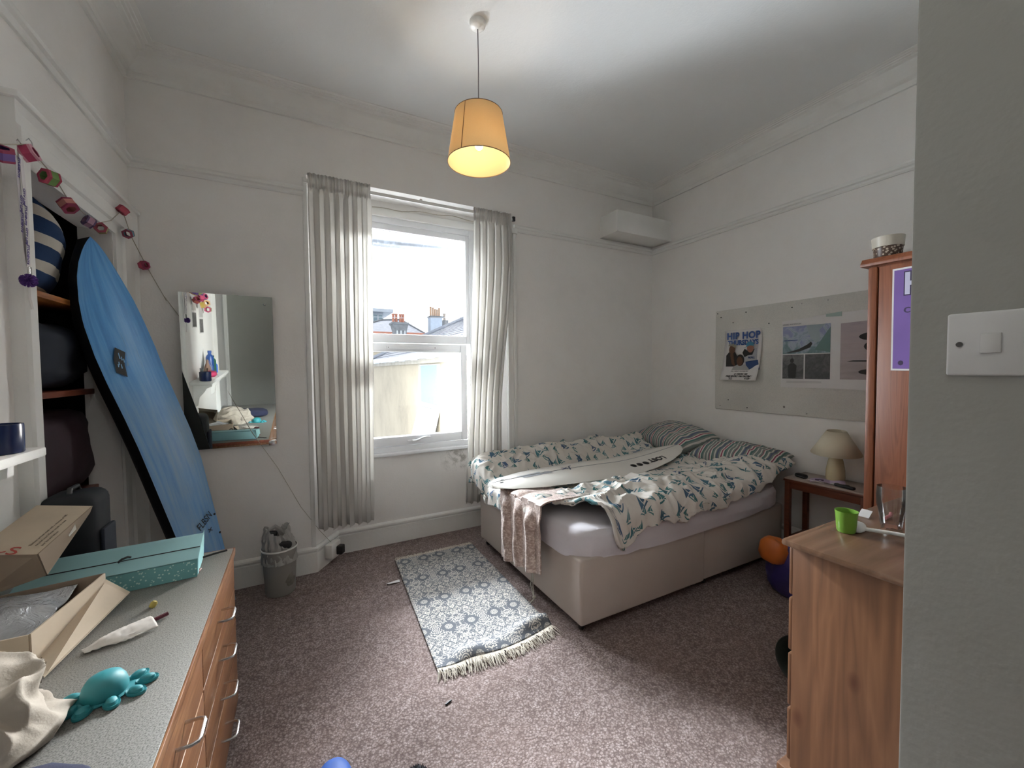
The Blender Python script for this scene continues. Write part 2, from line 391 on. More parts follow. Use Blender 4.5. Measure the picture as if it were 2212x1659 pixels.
architrave('trim_8', -.25, .40, 2.2, .13, .13, .15, 'white architrave around the near cupboard opening')
struct(box('trim_9', (XL-.002, 2.085, 2.47), (XL+.055, 3.328, 2.495), M['gloss'], bevel=.006), 'cap moulding over the far cupboard opening')
# alcove interiors
mb = MB(); X2 = -1.52
mb.box((X2-.1, 2.2, 0), (X2, 3.45, 2.6)); mb.box((X2, 2.12, 0), (T, 2.26, 2.6)); mb.box((X2, 3.2, 0), (T+.005, 3.45, 2.6))
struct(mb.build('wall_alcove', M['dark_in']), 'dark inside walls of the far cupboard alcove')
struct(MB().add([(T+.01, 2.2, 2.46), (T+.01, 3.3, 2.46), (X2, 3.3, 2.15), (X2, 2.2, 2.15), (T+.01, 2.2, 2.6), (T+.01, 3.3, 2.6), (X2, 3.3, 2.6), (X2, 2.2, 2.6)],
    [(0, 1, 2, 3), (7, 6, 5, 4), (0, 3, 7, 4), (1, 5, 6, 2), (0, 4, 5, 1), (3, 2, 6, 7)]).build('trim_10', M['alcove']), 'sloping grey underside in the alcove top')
mb = MB()
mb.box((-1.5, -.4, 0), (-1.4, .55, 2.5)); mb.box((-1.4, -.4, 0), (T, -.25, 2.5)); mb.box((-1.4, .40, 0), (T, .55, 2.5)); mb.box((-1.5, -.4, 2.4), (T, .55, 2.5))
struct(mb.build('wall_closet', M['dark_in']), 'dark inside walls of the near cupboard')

# ------------------------------------------------------------ window
win = empty('window_1', (.9, 3.6, .78)); struct(win, 'white plastic window with a fixed upper pane and a hinged lower sash')
def pbox(name, a, b, mat, par, bevel=.003, **k):
    off = par.location
    return box(name, [a[i]-off[i] for i in range(3)], [b[i]-off[i] for i in range(3)], mat, par, bevel, **k)
mb = MB(); o_ = win.location
def fr(mb, x0, x1, z0, z1, w_, y0, y1, wb=None, wt=None):
    wb = wb or w_; wt = wt or w_
    for a, b in (((x0, y0, z0), (x0+w_, y1, z1)), ((x1-w_, y0, z0), (x1, y1, z1)), ((x0+w_, y0, z1-wt), (x1-w_, y1, z1)), ((x0+w_, y0, z0), (x1-w_, y1, z0+wb))):
        mb.box([a[i]-o_[i] for i in range(3)], [b[i]-o_[i] for i in range(3)])
fr(mb, .335, 1.49, .79, 2.80, .05, 3.575, 3.66)
fr(mb, .385, 1.44, 1.74, 2.75, .034, 3.585, 3.65, wb=.075, wt=.052)
mb.build('frame', M['frame'], win, bevel=.004)
mb = MB(); fr(mb, .392, 1.402, .845, 1.735, .062, 3.565, 3.63, wb=.078, wt=.075); mb.build('sash', M['frame'], win, bevel=.006)
M['glass'] = thin_glass('window_glass')
pbox('pane', (.41, 3.612, 1.81), (1.412, 3.618, 2.70), M['glass'], win, 0)
pbox('pane', (.45, 3.602, .915), (1.345, 3.608, 1.665), M['glass'], win, 0)
M['gasket'] = plain('dark_gasket', '#3c4248', .6)
mb = MB(); fr(mb, .416, 1.409, 1.812, 2.70, .004, 3.606, 3.612); fr(mb, .452, 1.342, .92, 1.662, .004, 3.596, 3.602)
mb.build('gasket', M['gasket'], win)
v_ = pbox('trickle_vent', (.665, 3.548, 1.685), (1.105, 3.566, 1.712), M['frame'], win, .003)
for x in (.68, 1.09):
    MB().lathe([(.004, 0), (.004, .003)], 10).build('screw', M['gasket'], v_, rot=(PI/2, 0, 0), loc=(x-o_[0], 3.549-o_[1], 1.6985-o_[2]))
h_ = MB().box((.83-o_[0], 3.553-o_[1], .872-o_[2]), (.955-o_[0], 3.567-o_[1], .888-o_[2])).build('handle_plate', M['frame'], win, bevel=.004)
MB().tube([(x-o_[0], 3.545-.012*math.sin((x-.89)*9)-o_[1], z-o_[2]) for x, z in ((.872, .878), (.90, .879), (.93, .888), (.965, .902), (1.0, .908), (1.03, .905))], [.011, .011, .009, .008, .007, .004], 8).build('handle', M['frame'], win, smooth=True)
pbox('sill', (.335, 3.53, .765), (1.49, 3.60, .792), M['frame'], win, .006)
# wall-side timber panel and cable above the frame
struct(box('trim_11', (.26, 3.55, 2.80), (1.57, 3.572, 2.865), M['gloss'], bevel=.006), 'white timber strip above the window frame')
cb = MB().tube([(.27+1.3*i/24, 3.545, 2.875-.018*math.sin(i*.26)+.006*math.sin(i*1.1)) for i in range(25)], .0035, 6).build('cable', M['rope'], smooth=True)
tag(cb, 'thin slack cable stapled above the window pane', 'cable')
# ------------------------------------------------------------ bed
def interp(tab, x):
    if x <= tab[0][0]: return tab[0][1]
    for (a, fa), (b, fb) in zip(tab[:-1], tab[1:]):
        if x <= b:
            k = (x-a)/(b-a); return fa+(fb-fa)*(k*k*(3-2*k)*.5+k*.5)
    return tab[-1][1]
def clamp(x, a=0.0, b=1.0): return max(a, min(b, x))
def sm(x, a, b):
    k = clamp((x-a)/(b-a)); return k*k*(3-2*k)
def nz(x, y, z=0): return noise.noise(Vector((x, y, z)))
def ridge(x, y, z=0): return 1-2*abs(nz(x, y, z))
bed = tag(empty('divan_bed', (2.3, 2.48, 0)), 'double divan bed with beige fabric base and white fitted sheet', 'bed')
BX0, BX1, BY0, BY1 = 1.355, 3.33, 1.775, 3.185
def rel(p, o): return [p[i]-o.location[i] for i in range(3)]
def bbox_(name, a, b, mat, par, bevel=.003, seg=2): return box(name, rel(a, par), rel(b, par), mat, par, bevel, seg)
for k, (x0, x1, dy) in enumerate(((BX0, 2.395, 0), (2.40, BX1, .012))):
    b_ = bbox_('divan_base', (x0, BY0+dy, .055), (x1, BY1, .435), M['divan'], bed, .018, 3)
    for y in (BY0+.06, BY1-.06):
        for x in ((x0+.05,) if k == 0 else (x0+.06, x1-.06)):
            c_ = MB().lathe([(.004, -.012), (.022, -.01), (.024, 0), (.022, .01), (.004, .012)], 14).build('castor', M['black'], bed, smooth=True,
                rot=(PI/2, 0, .5), loc=rel((x, y, .024), bed))
            MB().box((-.012, -.022, 0), (.012, .022, .034)).build('castor_fork', M['black'], c_, bevel=.002, rot=(-PI/2, 0, 0), loc=(0, .034, 0))
# mattress with sheet: rounded slab whose sheet hem droops over the base
def mattress(u, v):
    a = 2*PI*u; n_ = 5.0
    ca, sa = math.cos(a), math.sin(a)
    ex = math.copysign(abs(ca)**(2/n_/1.8), ca); ey = math.copysign(abs(sa)**(2/n_/1.8), sa)
    cx, cy = (BX0+BX1)/2, (BY0+BY1)/2; hx, hy = (BX1-BX0)/2+.006, (BY1-BY0)/2+.006
    prof = [(0, -.6), (.80, -.6), (.985, -.585), (1.02, -.55), (1.025, -.48), (1.018, -.44), (1.012, -.41)]
    k = v*(len(prof)-1); i = min(int(k), len(prof)-2); f = k-i
    r = prof[i][0]*(1-f)+prof[i+1][0]*f; z = -(prof[i][1]*(1-f)+prof[i+1][1]*f)
    x = cx+hx*ex*min(r, 1)+(r-1 if r > 1 else 0)*hx*.9*ex*.6; y = cy+hy*ey*min(r, 1)+(r-1 if r > 1 else 0)*hy*1.6*ey*.6
    if v > .7:
        d = (v-.7)/.3; z += d*(.028*nz(x*2.3, y*2.3, 3)+.012*nz(x*7, y*7)) + d*.03*sm(x, 2.2, 3.2)
        x += .006*nz(z*20, y*6)*d
    if .3 < v < .97: q = .010*nz(x*6, y*6, z*9)+.006*ridge(x*9, y*9, z*4); x += q*ex; y += q*ey
    return (x-2.3, y-2.48, z)
MB().grid(200, 30, mattress).build('fitted_sheet', M['sheet'], bed, smooth=True)

# duvet
def duvet_mat():
    b = NB('sailboat_print_cotton'); co = b.coords('UV', (1, 1, 1))
    def sails(scale, rotv, seed, col1, col2, prev):
        v = b.n('TexVoronoi'); v.voronoi_dimensions = '2D'; v.inputs['Scale'].default_value = 1; v.inputs['Randomness'].default_value = .55
        mp = b.n('Mapping'); mp.inputs['Scale'].default_value = (scale, scale, 1); mp.inputs['Rotation'].default_value = (0, 0, rotv); mp.inputs['Location'].default_value = (seed, seed*.7, 0)
        b.l(co, mp.inputs[0]); b.l(mp.outputs[0], v.inputs['Vector'])
        d = b.n('VectorMath', operation='SUBTRACT'); b.l(mp.outputs[0], d.inputs[0]); b.l(v.outputs['Position'], d.inputs[1])
        s_ = b.n('SeparateXYZ'); b.l(d.outputs[0], s_.inputs[0]); x, y = s_.outputs['X'], s_.outputs['Y']
        sc_ = b.n('SeparateColor'); b.l(v.outputs['Color'], sc_.inputs[0])
        flip = b.math('SUBTRACT', b.math('MULTIPLY', b.math('GREATER_THAN', sc_.outputs[0], .5), 2), 1)
        x = b.math('MULTIPLY', x, flip)
        x = b.math('ADD', x, b.math('MULTIPLY', b.math('MULTIPLY', y, y), .9))
        def AND(*a):
            r = a[0]
            for q in a[1:]: r = b.math('MULTIPLY', r, q)
            return r
        gt = lambda a, t: b.math('GREATER_THAN', a, t); lt = lambda a, t: b.math('LESS_THAN', a, t)
        main = AND(gt(x, .0), gt(y, -.14), lt(b.math('ADD', b.math('MULTIPLY', x, 1.7), y), .30))
        jib = AND(lt(x, -.03), gt(y, -.10), lt(b.math('ADD', b.math('MULTIPLY', x, -1.3), y), .17))
        hull = AND(gt(y, -.22), lt(y, -.165), lt(b.math('ABSOLUTE', b.math('SUBTRACT', x, b.math('MULTIPLY', y, .4))), .2))
        m_ = b.math('MAXIMUM', b.math('MAXIMUM', main, jib), hull)
        c = b.mix(sc_.outputs[1], col1, col2)
        return b.mix(m_, prev, c)
    c = sails(9.5, .5, 3.1, lin('#5d8489'), lin('#3f6d6c'), lin('#cdc8c0'))
    c = sails(7.0, -.3, 7.7, lin('#47767a'), lin('#4d5f7d'), c)
    b.base(c); b.p.inputs['Roughness'].default_value = .85; b.p.inputs['Specular IOR Level'].default_value = .15
    b.bump(b.noise(b.coords('UV'), 28, 4, .6, .5), .35, .006)
    return b.m
M['duvet'] = duvet_mat()
hang = [(1.36, -.08), (1.42, .02), (1.47, .24), (1.52, .31), (1.60, .25), (1.72, .20), (2.0, .20), (2.3, .21), (2.7, .17), (3.0, .13), (3.25, .08), (3.45, .06)]
def board_z(x): return .655 + .12*clamp((x-2.3)/.75)**1.6
def duvet_top(s, t):
    z = .668
    z += .034*nz(s*1.6, t*1.9, 1)
    z += .030*ridge(s*2.6+.6*nz(s*2, t*2), t*4.2, 4) + .024*ridge(s*6+1.4*nz(s*3, t*3, 6), t*9+1.2*nz(s*5, t*5, 1), 9) + .012*ridge(s*14+nz(s*6, t*6), t*13, 2)
    z += .115*sm(t, 2.85, 3.1)*(1-.3*sm(t, 3.15, 3.25))*(.55+.45*sm(s, 1.3, 2.2))
    z += .035*math.exp(-((t-1.98)/.13)**2)*sm(s, 1.5, 1.9)
    z += .05*math.exp(-((t-1.9)/.12)**2-((s-1.62)/.12)**2)
    z += .03*sm(s, 2.75, 3.1)*(1-sm(t, 2.2, 2.5))
    # pressed down under the surfboard
    if 1.12 < s < 3.06:
        e = abs(t-2.575); k = 1-sm(e, .25, .40)
        z = z*(1-k) + min(z, board_z(s)-.012)*k
    return z
def duvet(u, v):
    s_ = 1.24+(3.42-1.24)*u
    h_ = interp(hang, s_)
    t0 = 1.83-h_ + .20*(1-sm(s_, 1.30, 1.44))
    t1 = 3.225+.02*nz(s_*3, 2)
    t = t0+(t1-t0)*v
    s0 = 1.345-.20*sm(t, 1.95, 2.4)-.05*sm(t, 2.7, 3.0)+.02*nz(t*4, 7)
    s1 = 3.43-.27*sm(t, 1.92, 2.1)+.05*nz(t*5, 3)
    s = s0+(s1-s0)*u
    xe, ye, r = 1.355, 1.82, .075
    z = duvet_top(s, t); x, y = s, t
    if s < xe:
        d = xe-s; a = min(d/r, PI/2); x = xe-r*math.sin(a)-.012*ridge(t*9, s*3)*a; z -= r*(1-math.cos(a))+max(0, d-r*PI/2)
    if t < ye:
        d = ye-t; a = min(d/r, PI/2); y = ye-r*math.sin(a)-(.024*ridge(s*5.5+nz(s*2, t*3), t*2.5)+.012*nz(s*14, t*6))*min(1, d/.1)-.012
        z = z*(1)-(r*(1-math.cos(a))+max(0, d-r*PI/2))
    return (x, y, z)
dv = MB().grid(260, 190, duvet, uvfn=lambda u, v: (u*2.25, v*1.6)).build('duvet', M['duvet'], smooth=True, solid=.022, offset=-1)
tag(dv, 'rumpled cream duvet printed with teal sailboats spread over the bed', 'duvet')
# care label printed by the hanging corner
tagm = plain('grey_print', '#6b6f72', .8)
# pillows
def stripe_mat():
    b = NB('striped_pillow_cotton'); s_ = b.n('SeparateXYZ'); b.l(b.coords('UV'), s_.inputs[0])
    f = b.math('FRACT', b.math('ADD', b.math('MULTIPLY', s_.outputs['Y'], 3.3), b.math('MULTIPLY', b.noise(b.coords('UV'), 3, 2), .12)))
    G, Wt, P, T_, N_ = lin('#77807c'), lin('#c8c2ba'), lin('#8c3450'), lin('#4b706c'), lin('#56607a')
    b.base(b.ramp(f, [(0, G), (.10, Wt), (.14, G), (.2, T_), (.27, Wt), (.33, P), (.38, Wt), (.43, G), (.5, N_), (.58, G), (.62, Wt), (.68, G), (.75, T_), (.80, Wt), (.86, P), (.89, G), (.95, Wt)], 'CONSTANT'))
    b.p.inputs['Roughness'].default_value = .85; b.bump(b.noise(b.coords('UV'), 14, 3), .3, .006)
    return b.m
M['stripe'] = stripe_mat()
def pillow(name, loc, rot, lx, ly, lz, mat, seed, uvs=(1, 1), n=64, wr=.02):
    def f(side):
        def g(u, v):
            a, b_ = 2*u-1, 2*v-1
            h = (max(0, (1-abs(a)**3.2))*max(0, (1-abs(b_)**3.2)))**.5
            c = 1-.07*(1-abs(a)**2)*abs(b_)**4; d = 1-.07*(1-abs(b_)**2)*abs(a)**4
            x, y = a*lx/2*d, b_*ly/2*c
            w_ = wr*ridge(x*5+seed, y*5+nz(x*4, y*4, seed), seed)*h + wr*.5*ridge(x*11, y*12, seed+3)*h
            return (x, y, side*(lz/2*h)+w_)
        return g
    mb = MB().grid(n, n, f(1), uvfn=lambda u, v: (u*uvs[0], v*uvs[1])).grid(n, n, f(-1), uvfn=lambda u, v: (u*uvs[0], v*uvs[1]), flip=True)
    o = mb.build(name, mat, smooth=True, loc=loc, rot=rot)
    bm = bmesh.new(); bm.from_mesh(o.data); bmesh.ops.remove_doubles(bm, verts=bm.verts, dist=.0005); bm.to_mesh(o.data); bm.free()
    return o
p1 = pillow('pillow', (3.265, 2.78, .815), (math.radians(4), math.radians(-16), math.radians(-14)), .46, .74, .19, M['stripe'], 3, (.9, 1.2))
tag(p1, 'striped grey, teal and pink pillow behind the nose of the white surfboard', 'pillow', 'striped pillows at the head of the bed')
p2 = pillow('pillow', (3.30, 2.14, .745), (math.radians(2), math.radians(-12), math.radians(10)), .40, .72, .15, M['stripe'], 9, (.9, 1.2))
tag(p2, 'striped pillow nearest the bedside table, half under the duvet corner', 'pillow', 'striped pillows at the head of the bed')
# throw at the foot
def throw_mat():
    b = NB('crushed_velvet'); co = b.coords('UV', (1, 1, 1))
    n1 = b.noise(co, 30, 3, .6, 1.5); n2 = b.noise(co, 90, 2)
    b.base(b.ramp(b.math('ADD', b.math('MULTIPLY', n1, .6), b.math('MULTIPLY', n2, .4)), [(.38, lin('#8f7a70')), (.5, lin('#a99389')), (.60, lin('#cbbab0'))]))
    b.p.inputs['Roughness'].default_value = .55; b.p.inputs['Sheen Weight'].default_value = .6; b.p.inputs['Sheen Roughness'].default_value = .35
    b.bump(n1, .5, .004); return b.m
M['throw'] = throw_mat()
def throw(u, v):
    # u across the hanging strip (far -> near), v from the top of the bed down to the hem
    y = 2.60-.56*u + .03*v*(u-.5)
    L_ = .30 + (.50-.10*u)
    d = v*L_
    fold = .022*math.sin(u*21+1.6*v*math.sin(3*v))+.013*ridge(u*7, v*3)
    if d < .30:
        x = 1.56-d*.98; z = duvet_top(x, y)+.012+.5*fold*sm(d, .1, .3)
        z = min(z, .69)
        if d > .22: z -= (d-.22)**2*3
    else:
        q = d-.30; x = 1.263-.02*sm(q, 0, .1)+fold*sm(q, 0, .12)+.01; z = .652-q-.0
        x = min(x, 1.272)
    return (x, y, z)
th = MB().grid(110, 110, throw, uvfn=lambda u, v: (u*.55, v*.75)).build('throw', M['throw'], smooth=True, solid=.008, offset=-1)
tag(th, 'dusky pink crushed velvet throw hanging over the foot of the bed', 'throw')
cd = empty('cord', (1.30, 2.25, 0)); tag(cd, 'thin pale cord dangling from the throw to the carpet', 'cord')
for i_, (a0, b0) in enumerate(((0, 0), (.012, .015))):
    MB().tube([(-.01+a0, 0+b0, .33), (.012+a0, .0, .26), (.018, -.02+b0, .18), (.01, -.03+b0*2, .09), (.0, -.06, .03), (-.03, -.05-b0, .008), (-.06, .02, .006)], .0035, 6).build('strand', M['rope'], cd, smooth=True)
MB().lathe([(.001, -.012), (.012, -.004), (.012, .004), (.001, .012)], 8).build('knot', M['rope'], cd, smooth=True, loc=(0, -.06, .04))

# white surfboard on the bed
M['board_white'] = plain('white_surfboard_resin', '#dcd9d2', .18, .02, 4)
M['ink'] = plain('black_ink', '#17181b', .5, .05)
M['ink_blue'] = plain('navy_ink', '#2c3558', .5, .05)
M['ink_grey'] = plain('grey_ink', '#8d9094', .5, .05)
SB_L = 1.86; SB_O = Vector((1.185, 2.60, 0)); sb_dir = Vector((1, -.035, 0)).normalized(); sb_n = Vector((-sb_dir.y, sb_dir.x, 0))
half = [(0, .045), (.03, .085), (.12, .15), (.35, .222), (.7, .258), (1.0, .262), (1.3, .240), (1.55, .200), (1.72, .145), (1.81, .095), (1.845, .06), (1.86, .015)]
def sb_half(q): return interp(half, q)
def sb_point(q, k, top, lift=0):
    """q along, k in -1..1 across"""
    hw = sb_half(q); th_ = .062*(.25+.75*math.sin(PI*clamp(.06+q/SB_L*.9))**.7)
    zc = board_z(SB_O.x+q)+.006 + .03*(1-q/.4)**2*(q < .4)*0
    kk = abs(k); zt = zc+th_ - (th_*.62)*kk**3.0 + lift; zb = zc+(th_*.30)*kk**3.5
    p = SB_O+sb_dir*q+sb_n*(hw*k); return Vector((p.x, p.y, zt if top else zb))
def sbo(p): return (p.x-1.185, p.y-2.6, p.z-.66)
sb = empty('surfboard', (1.185, 2.6, .66)); tag(sb, 'white shortboard lying on the duvet across the bed', 'surfboard')
mb = MB(); nq, nk = 90, 33
kf = lambda u: math.sin((2*u-1)*PI/2)
qf = lambda v: SB_L*(1-math.cos(PI*v))/2
mb.grid(nk, nq, lambda u, v: sbo(sb_point(qf(v), kf(u), True)), flip=True); mb.grid(nk, nq, lambda u, v: sbo(sb_point(qf(v), kf(u), False)), flip=False)
b0 = nk*nq
for j in range(nq-1):
    mb.f += [(j*nk, (j+1)*nk, b0+(j+1)*nk, b0+j*nk), (j*nk+nk-1, b0+j*nk+nk-1, b0+(j+1)*nk+nk-1, (j+1)*nk+nk-1)]; mb.mi += [0, 0]
mb.f += [tuple(list(range(nk))[::-1]+[b0+i for i in range(nk)])]; mb.mi += [0]
o = mb.build('hull', M['board_white'], sb, smooth=True, angle=math.radians(60))
bm = bmesh.new(); bm.from_mesh(o.data); bmesh.ops.recalc_face_normals(bm, faces=bm.faces); bm.to_mesh(o.data); bm.free()
MB().tube([sbo(sb_point(.02+1.82*i/40, 0, True, .0005)) for i in range(41)], .0028, 5).build('stringer', M['ink_grey'], sb, smooth=True)
def on_deck(poly, name, mat, lift=.0022):
    """flat print following the deck: poly in (q, k) pairs, triangulated fan"""
    c = (sum(p[0] for p in poly)/len(poly), sum(p[1] for p in poly)/len(poly))
    vs = [sbo(sb_point(c[0], c[1]/sb_half(c[0]), True, lift))]+[sbo(sb_point(p[0], p[1]/sb_half(p[0]), True, lift)) for p in poly]
    n = len(poly); MB().add(vs, [(0, 1+i, 1+(i+1) % n) for i in range(n)]).build(name, mat, sb)
def ell(q, k, rq, rk, ang=0, n=18):
    return [(q+rq*math.cos(a)*math.cos(ang)-rk*math.sin(a)*math.sin(ang), k+rq*math.cos(a)*math.sin(ang)+rk*math.sin(a)*math.cos(ang)) for a in [2*PI*i/n for i in range(n)]]
for q in (1.19, 1.255, 1.32): on_deck(ell(q, -.150, .026, .028), 'logo_dot', M['ink'])
def deck_text(s, q, k, size, dirq, name, mat, sx=1, bold=0, shear=0):
    o_ = sb_point(q, k/sb_half(q), True, .0035); e1 = sb_point(q+.02*dirq, k/sb_half(q+.02*dirq), True, .0035)-o_
    up = sb_point(q, (k+.01*dirq)/sb_half(q), True, .0035)-o_
    text_mesh(s, size, mat, name, sb, frame_of(Vector(sbo(o_)), e1, up), sx=sx, bold=bold, shear=shear)
deck_text('LOST', 1.455, -.135, .075, -1, 'logo_lettering', M['ink'], 1.0, .003)
for q, k in ((.045, .035), (.075, -.035), (.10, .012)): on_deck(ell(q, k, .016, .010), 'plug', M['ink_grey'] if k > .02 else M['ink'])
on_deck([(.22, .02), (.42, .035), (.42, .01), (.22, -.0)], 'sticker', M['ink_grey']); on_deck([(.25, -.008), (.50, -.0), (.50, -.035), (.25, -.04)], 'sticker', M['ink_grey'])
on_deck(ell(.47, 0, .028, .018), 'sticker', M['ink_grey'], .0028)
deck_text('Jx', .66, 0.0, .11, -1, 'signature_lettering', M['ink_blue'], 1.1, .0, .4)

# ------------------------------------------------------------ blue soft surfboard leaning into the cupboard
A_ = Vector((-.45, 3.05, 0)); AX = (Vector((-.97, 2.86, 2.2))-A_).normalized(); wv = Vector((math.cos(1.0), math.sin(1.0), 0)); wv = (wv-AX*wv.dot(AX)).normalized(); NV = AX.cross(wv)
left = [(.0, -.06), (.12, -.085), (.36, -.103), (.56, -.108), (.95, -.114), (1.15, -.118), (1.33, -.128), (1.51, -.143), (1.66, -.149), (1.83, -.142), (1.94, -.121), (2.055, -.087), (2.13, -.053), (2.2, -.008), (2.24, .025), (2.268, .054)]
right = [(.0, .10), (.12, .125), (.36, .156), (.56, .178), (.75, .198), (.95, .220), (1.15, .218), (1.33, .205), (1.51, .190), (1.66, .187), (1.83, .174), (1.94, .160), (2.055, .135), (2.13, .117), (2.2, .096), (2.24, .078), (2.268, .056)]
def lerp_t(tab, x):
    for (a, fa), (b, fb) in zip(tab[:-1], tab[1:]):
        if x <= b: return fa+(fb-fa)*(x-a)/(b-a)
    return tab[-1][1]
def soft_mat():
    b = NB('scuffed_blue_softboard_deck'); co = b.coords('UV')
    n1 = b.noise(co, 2.2, 4, .6); mp = b.coords('UV', (18, 1.6, 1)); n2 = b.noise(mp, 2.0, 5, .7, .4); n3 = b.noise(co, 60, 3)
    c = b.ramp(n2, [(.3, lin('#4487c8')), (.5, lin('#569cda')), (.62, lin('#68a8de'))])
    s_ = b.n('SeparateXYZ'); b.l(co, s_.inputs[0])
    low = b.ramp(s_.outputs['Y'], [(.0, W(.95)), (.55, W(.8)), (.68, W(.15)), (.8, W(0))])
    k = b.math('MULTIPLY', low, b.ramp(b.math('ADD', b.math('MULTIPLY', n1, .6), b.math('MULTIPLY', n2, .4)), [(.34, W(0)), (.62, W(1))]))
    c = b.mix(b.math('MULTIPLY', k, .85), c, lin('#95a0a2'))
    c = b.mix(b.ramp(n2, [(.63, W(0)), (.72, W(.6))]), c, lin('#2c5f97'))
    b.base(c); b.p.inputs['Roughness'].default_value = .32; b.bump(b.noise(mp, 3, 3), .15, .003)
    return b.m
M['soft'] = soft_mat(); M['soft_black'] = plain('black_foam_hull', '#17191c', .55, .1)
def soft_pt(q, k, side):
    l, r = lerp_t(left, q), lerp_t(right, q); c = (l+r)/2; h = (r-l)/2
    th_ = .085*(.35+.65*math.sin(PI*clamp(.1+q/2.268*.88))**.6)
    rock = .10*clamp((q-1.6)/.67)**2
    base = A_+AX*q+wv*(c+h*k)
    if side == 0: return base+NV*(-.012*(1-k*k)**1 * (h/.15) + .0)      # deck, gently crowned to the front
    return base+NV*(th_*(1-abs(k)**4)*1.0 + .012)
sf = empty('soft_surfboard', A_); tag(sf, 'blue foam surfboard with black underside leaning into the cupboard alcove', 'surfboard')
qs = lambda v: 2.268*(v if v < .8 else .8+.2*math.sin((v-.8)/.2*PI/2))
mb = MB().grid(25, 80, lambda u, v: soft_pt(qs(v), kf(u), 0)-A_, uvfn=lambda u, v: (u*.35, qs(v)/2.268)); o = mb.build('deck', M['soft'], sf, smooth=True)
def under(u, v):
    q = qs(v); a = PI*u; k = -math.cos(a); l, r = lerp_t(left, q), lerp_t(right, q); c = (l+r)/2; h = (r-l)/2
    th_ = .125*(.35+.65*math.sin(PI*clamp(.12+q/2.268*.80))**.6)
    return A_+AX*q+wv*(c+(h+.0)*math.copysign(abs(k)**.8, k))+NV*(.001+th_*math.sin(a)**.55)-A_
MB().grid(33, 80, under).add([under(i/32, 0) for i in range(33)], [tuple(range(33))]).build('hull', M['soft_black'], sf, smooth=True)
def deckp(s, w_, lift=.016): return A_+AX*s+wv*w_-NV*lift-A_
# diamond logo with ragged light streaks
lg = MB().add([deckp(1.693, -.052), deckp(1.66, -.008), deckp(1.60, -.035), deckp(1.53, -.045), deckp(1.565, -.092), deckp(1.63, -.082)], [(0, 1, 2, 3, 4, 5)])
lg.build('diamond_logo', M['ink'], sf, bevel=0)
M['soft_plain'] = plain('blue_logo_streak', '#6a9bc6', .4)
mb = MB(); rr = random.Random(4)
for i in range(9):
    a, b_ = 1.575+rr.random()*.06, -.075+i*.0075; l_ = .014+rr.random()*.02
    mb.add([deckp(a, b_, .018), deckp(a+l_, b_+.003, .018), deckp(a+l_*1.1, b_+.008, .018), deckp(a, b_+.006, .018)], [(0, 1, 2, 3)])
mb.build('logo_streak', M['soft_plain'], sf)
fm = frame_of(deckp(.585, .075, .016), wv*.93+AX*.36, AX*.93-wv*.36)
text_mesh('FLBSN', .062, M['ink'], 'handwriting', sf, fm, shear=.1, sx=.7)
text_mesh('x', .05, M['ink'], 'handwriting', sf, frame_of(deckp(.52, .09, .016), wv, AX), sx=1.3)
for s_, w_ in ((.585, .158), (.46, .150)): MB().lathe([(.007, 0), (.006, .003)], 10).build('plug', M['ink'], sf, loc=deckp(s_, w_, .012), rot=AX.cross(wv).to_track_quat('Z', 'Y').to_euler())
# leash hanging behind the board in the alcove
ls = tag(MB().tube([at(*p, 0, -1.0) for p in ((248, 960), (262, 990), (270, 1030), (262, 1062), (245, 1075), (236, 1060), (240, 1035), (250, 1010))], [.008, .014, .022, .022, .022, .022, .016, .008], 8).build('leash_loop', M['soft_black'], smooth=True), 'black leash cuff loop hanging in the alcove behind the blue board', 'leash')

# ------------------------------------------------------------ alcove shelves and contents
for nm, z, mt, lab in (('alcove_shelf', 1.865, M['shelfwood'], 'varnished wooden shelf holding the striped cushion in the alcove'), ('alcove_shelf', 1.415, M['redwood'], 'middle red-brown shelf in the dark alcove'), ('alcove_shelf', .885, M['redwood'], 'lowest red-brown shelf in the dark alcove')):
    tag(box(nm, (X2, 2.262, z-.028), (-1.0, 3.198, z), mt, bevel=.003), lab, 'shelf')
def cush_mat():
    b = NB('navy_white_stripe_knit'); s_ = b.n('SeparateXYZ'); b.l(b.coords('UV'), s_.inputs[0])
    f = b.math('FRACT', b.math('ADD', b.math('MULTIPLY', s_.outputs['X'], 3.6), b.math('MULTIPLY', b.noise(b.coords('UV'), 4, 2), .1)))
    b.base(b.ramp(f, [(0, lin('#cfc9be')), (.40, lin('#1d3a63'))], 'CONSTANT'))
    b.p.inputs['Roughness'].default_value = .9; b.bump(b.noise(b.coords('UV', (1, 1, 1)), 120, 2), .5, .003); return b.m
cu = pillow('cushion', (-1.13, 2.84, 2.085), (0, math.radians(-80), math.radians(14)), .43, .48, .20, cush_mat(), 5, (1, 1), 40, .008)
tag(cu, 'navy and white striped cushion standing on the top alcove shelf', 'cushion')
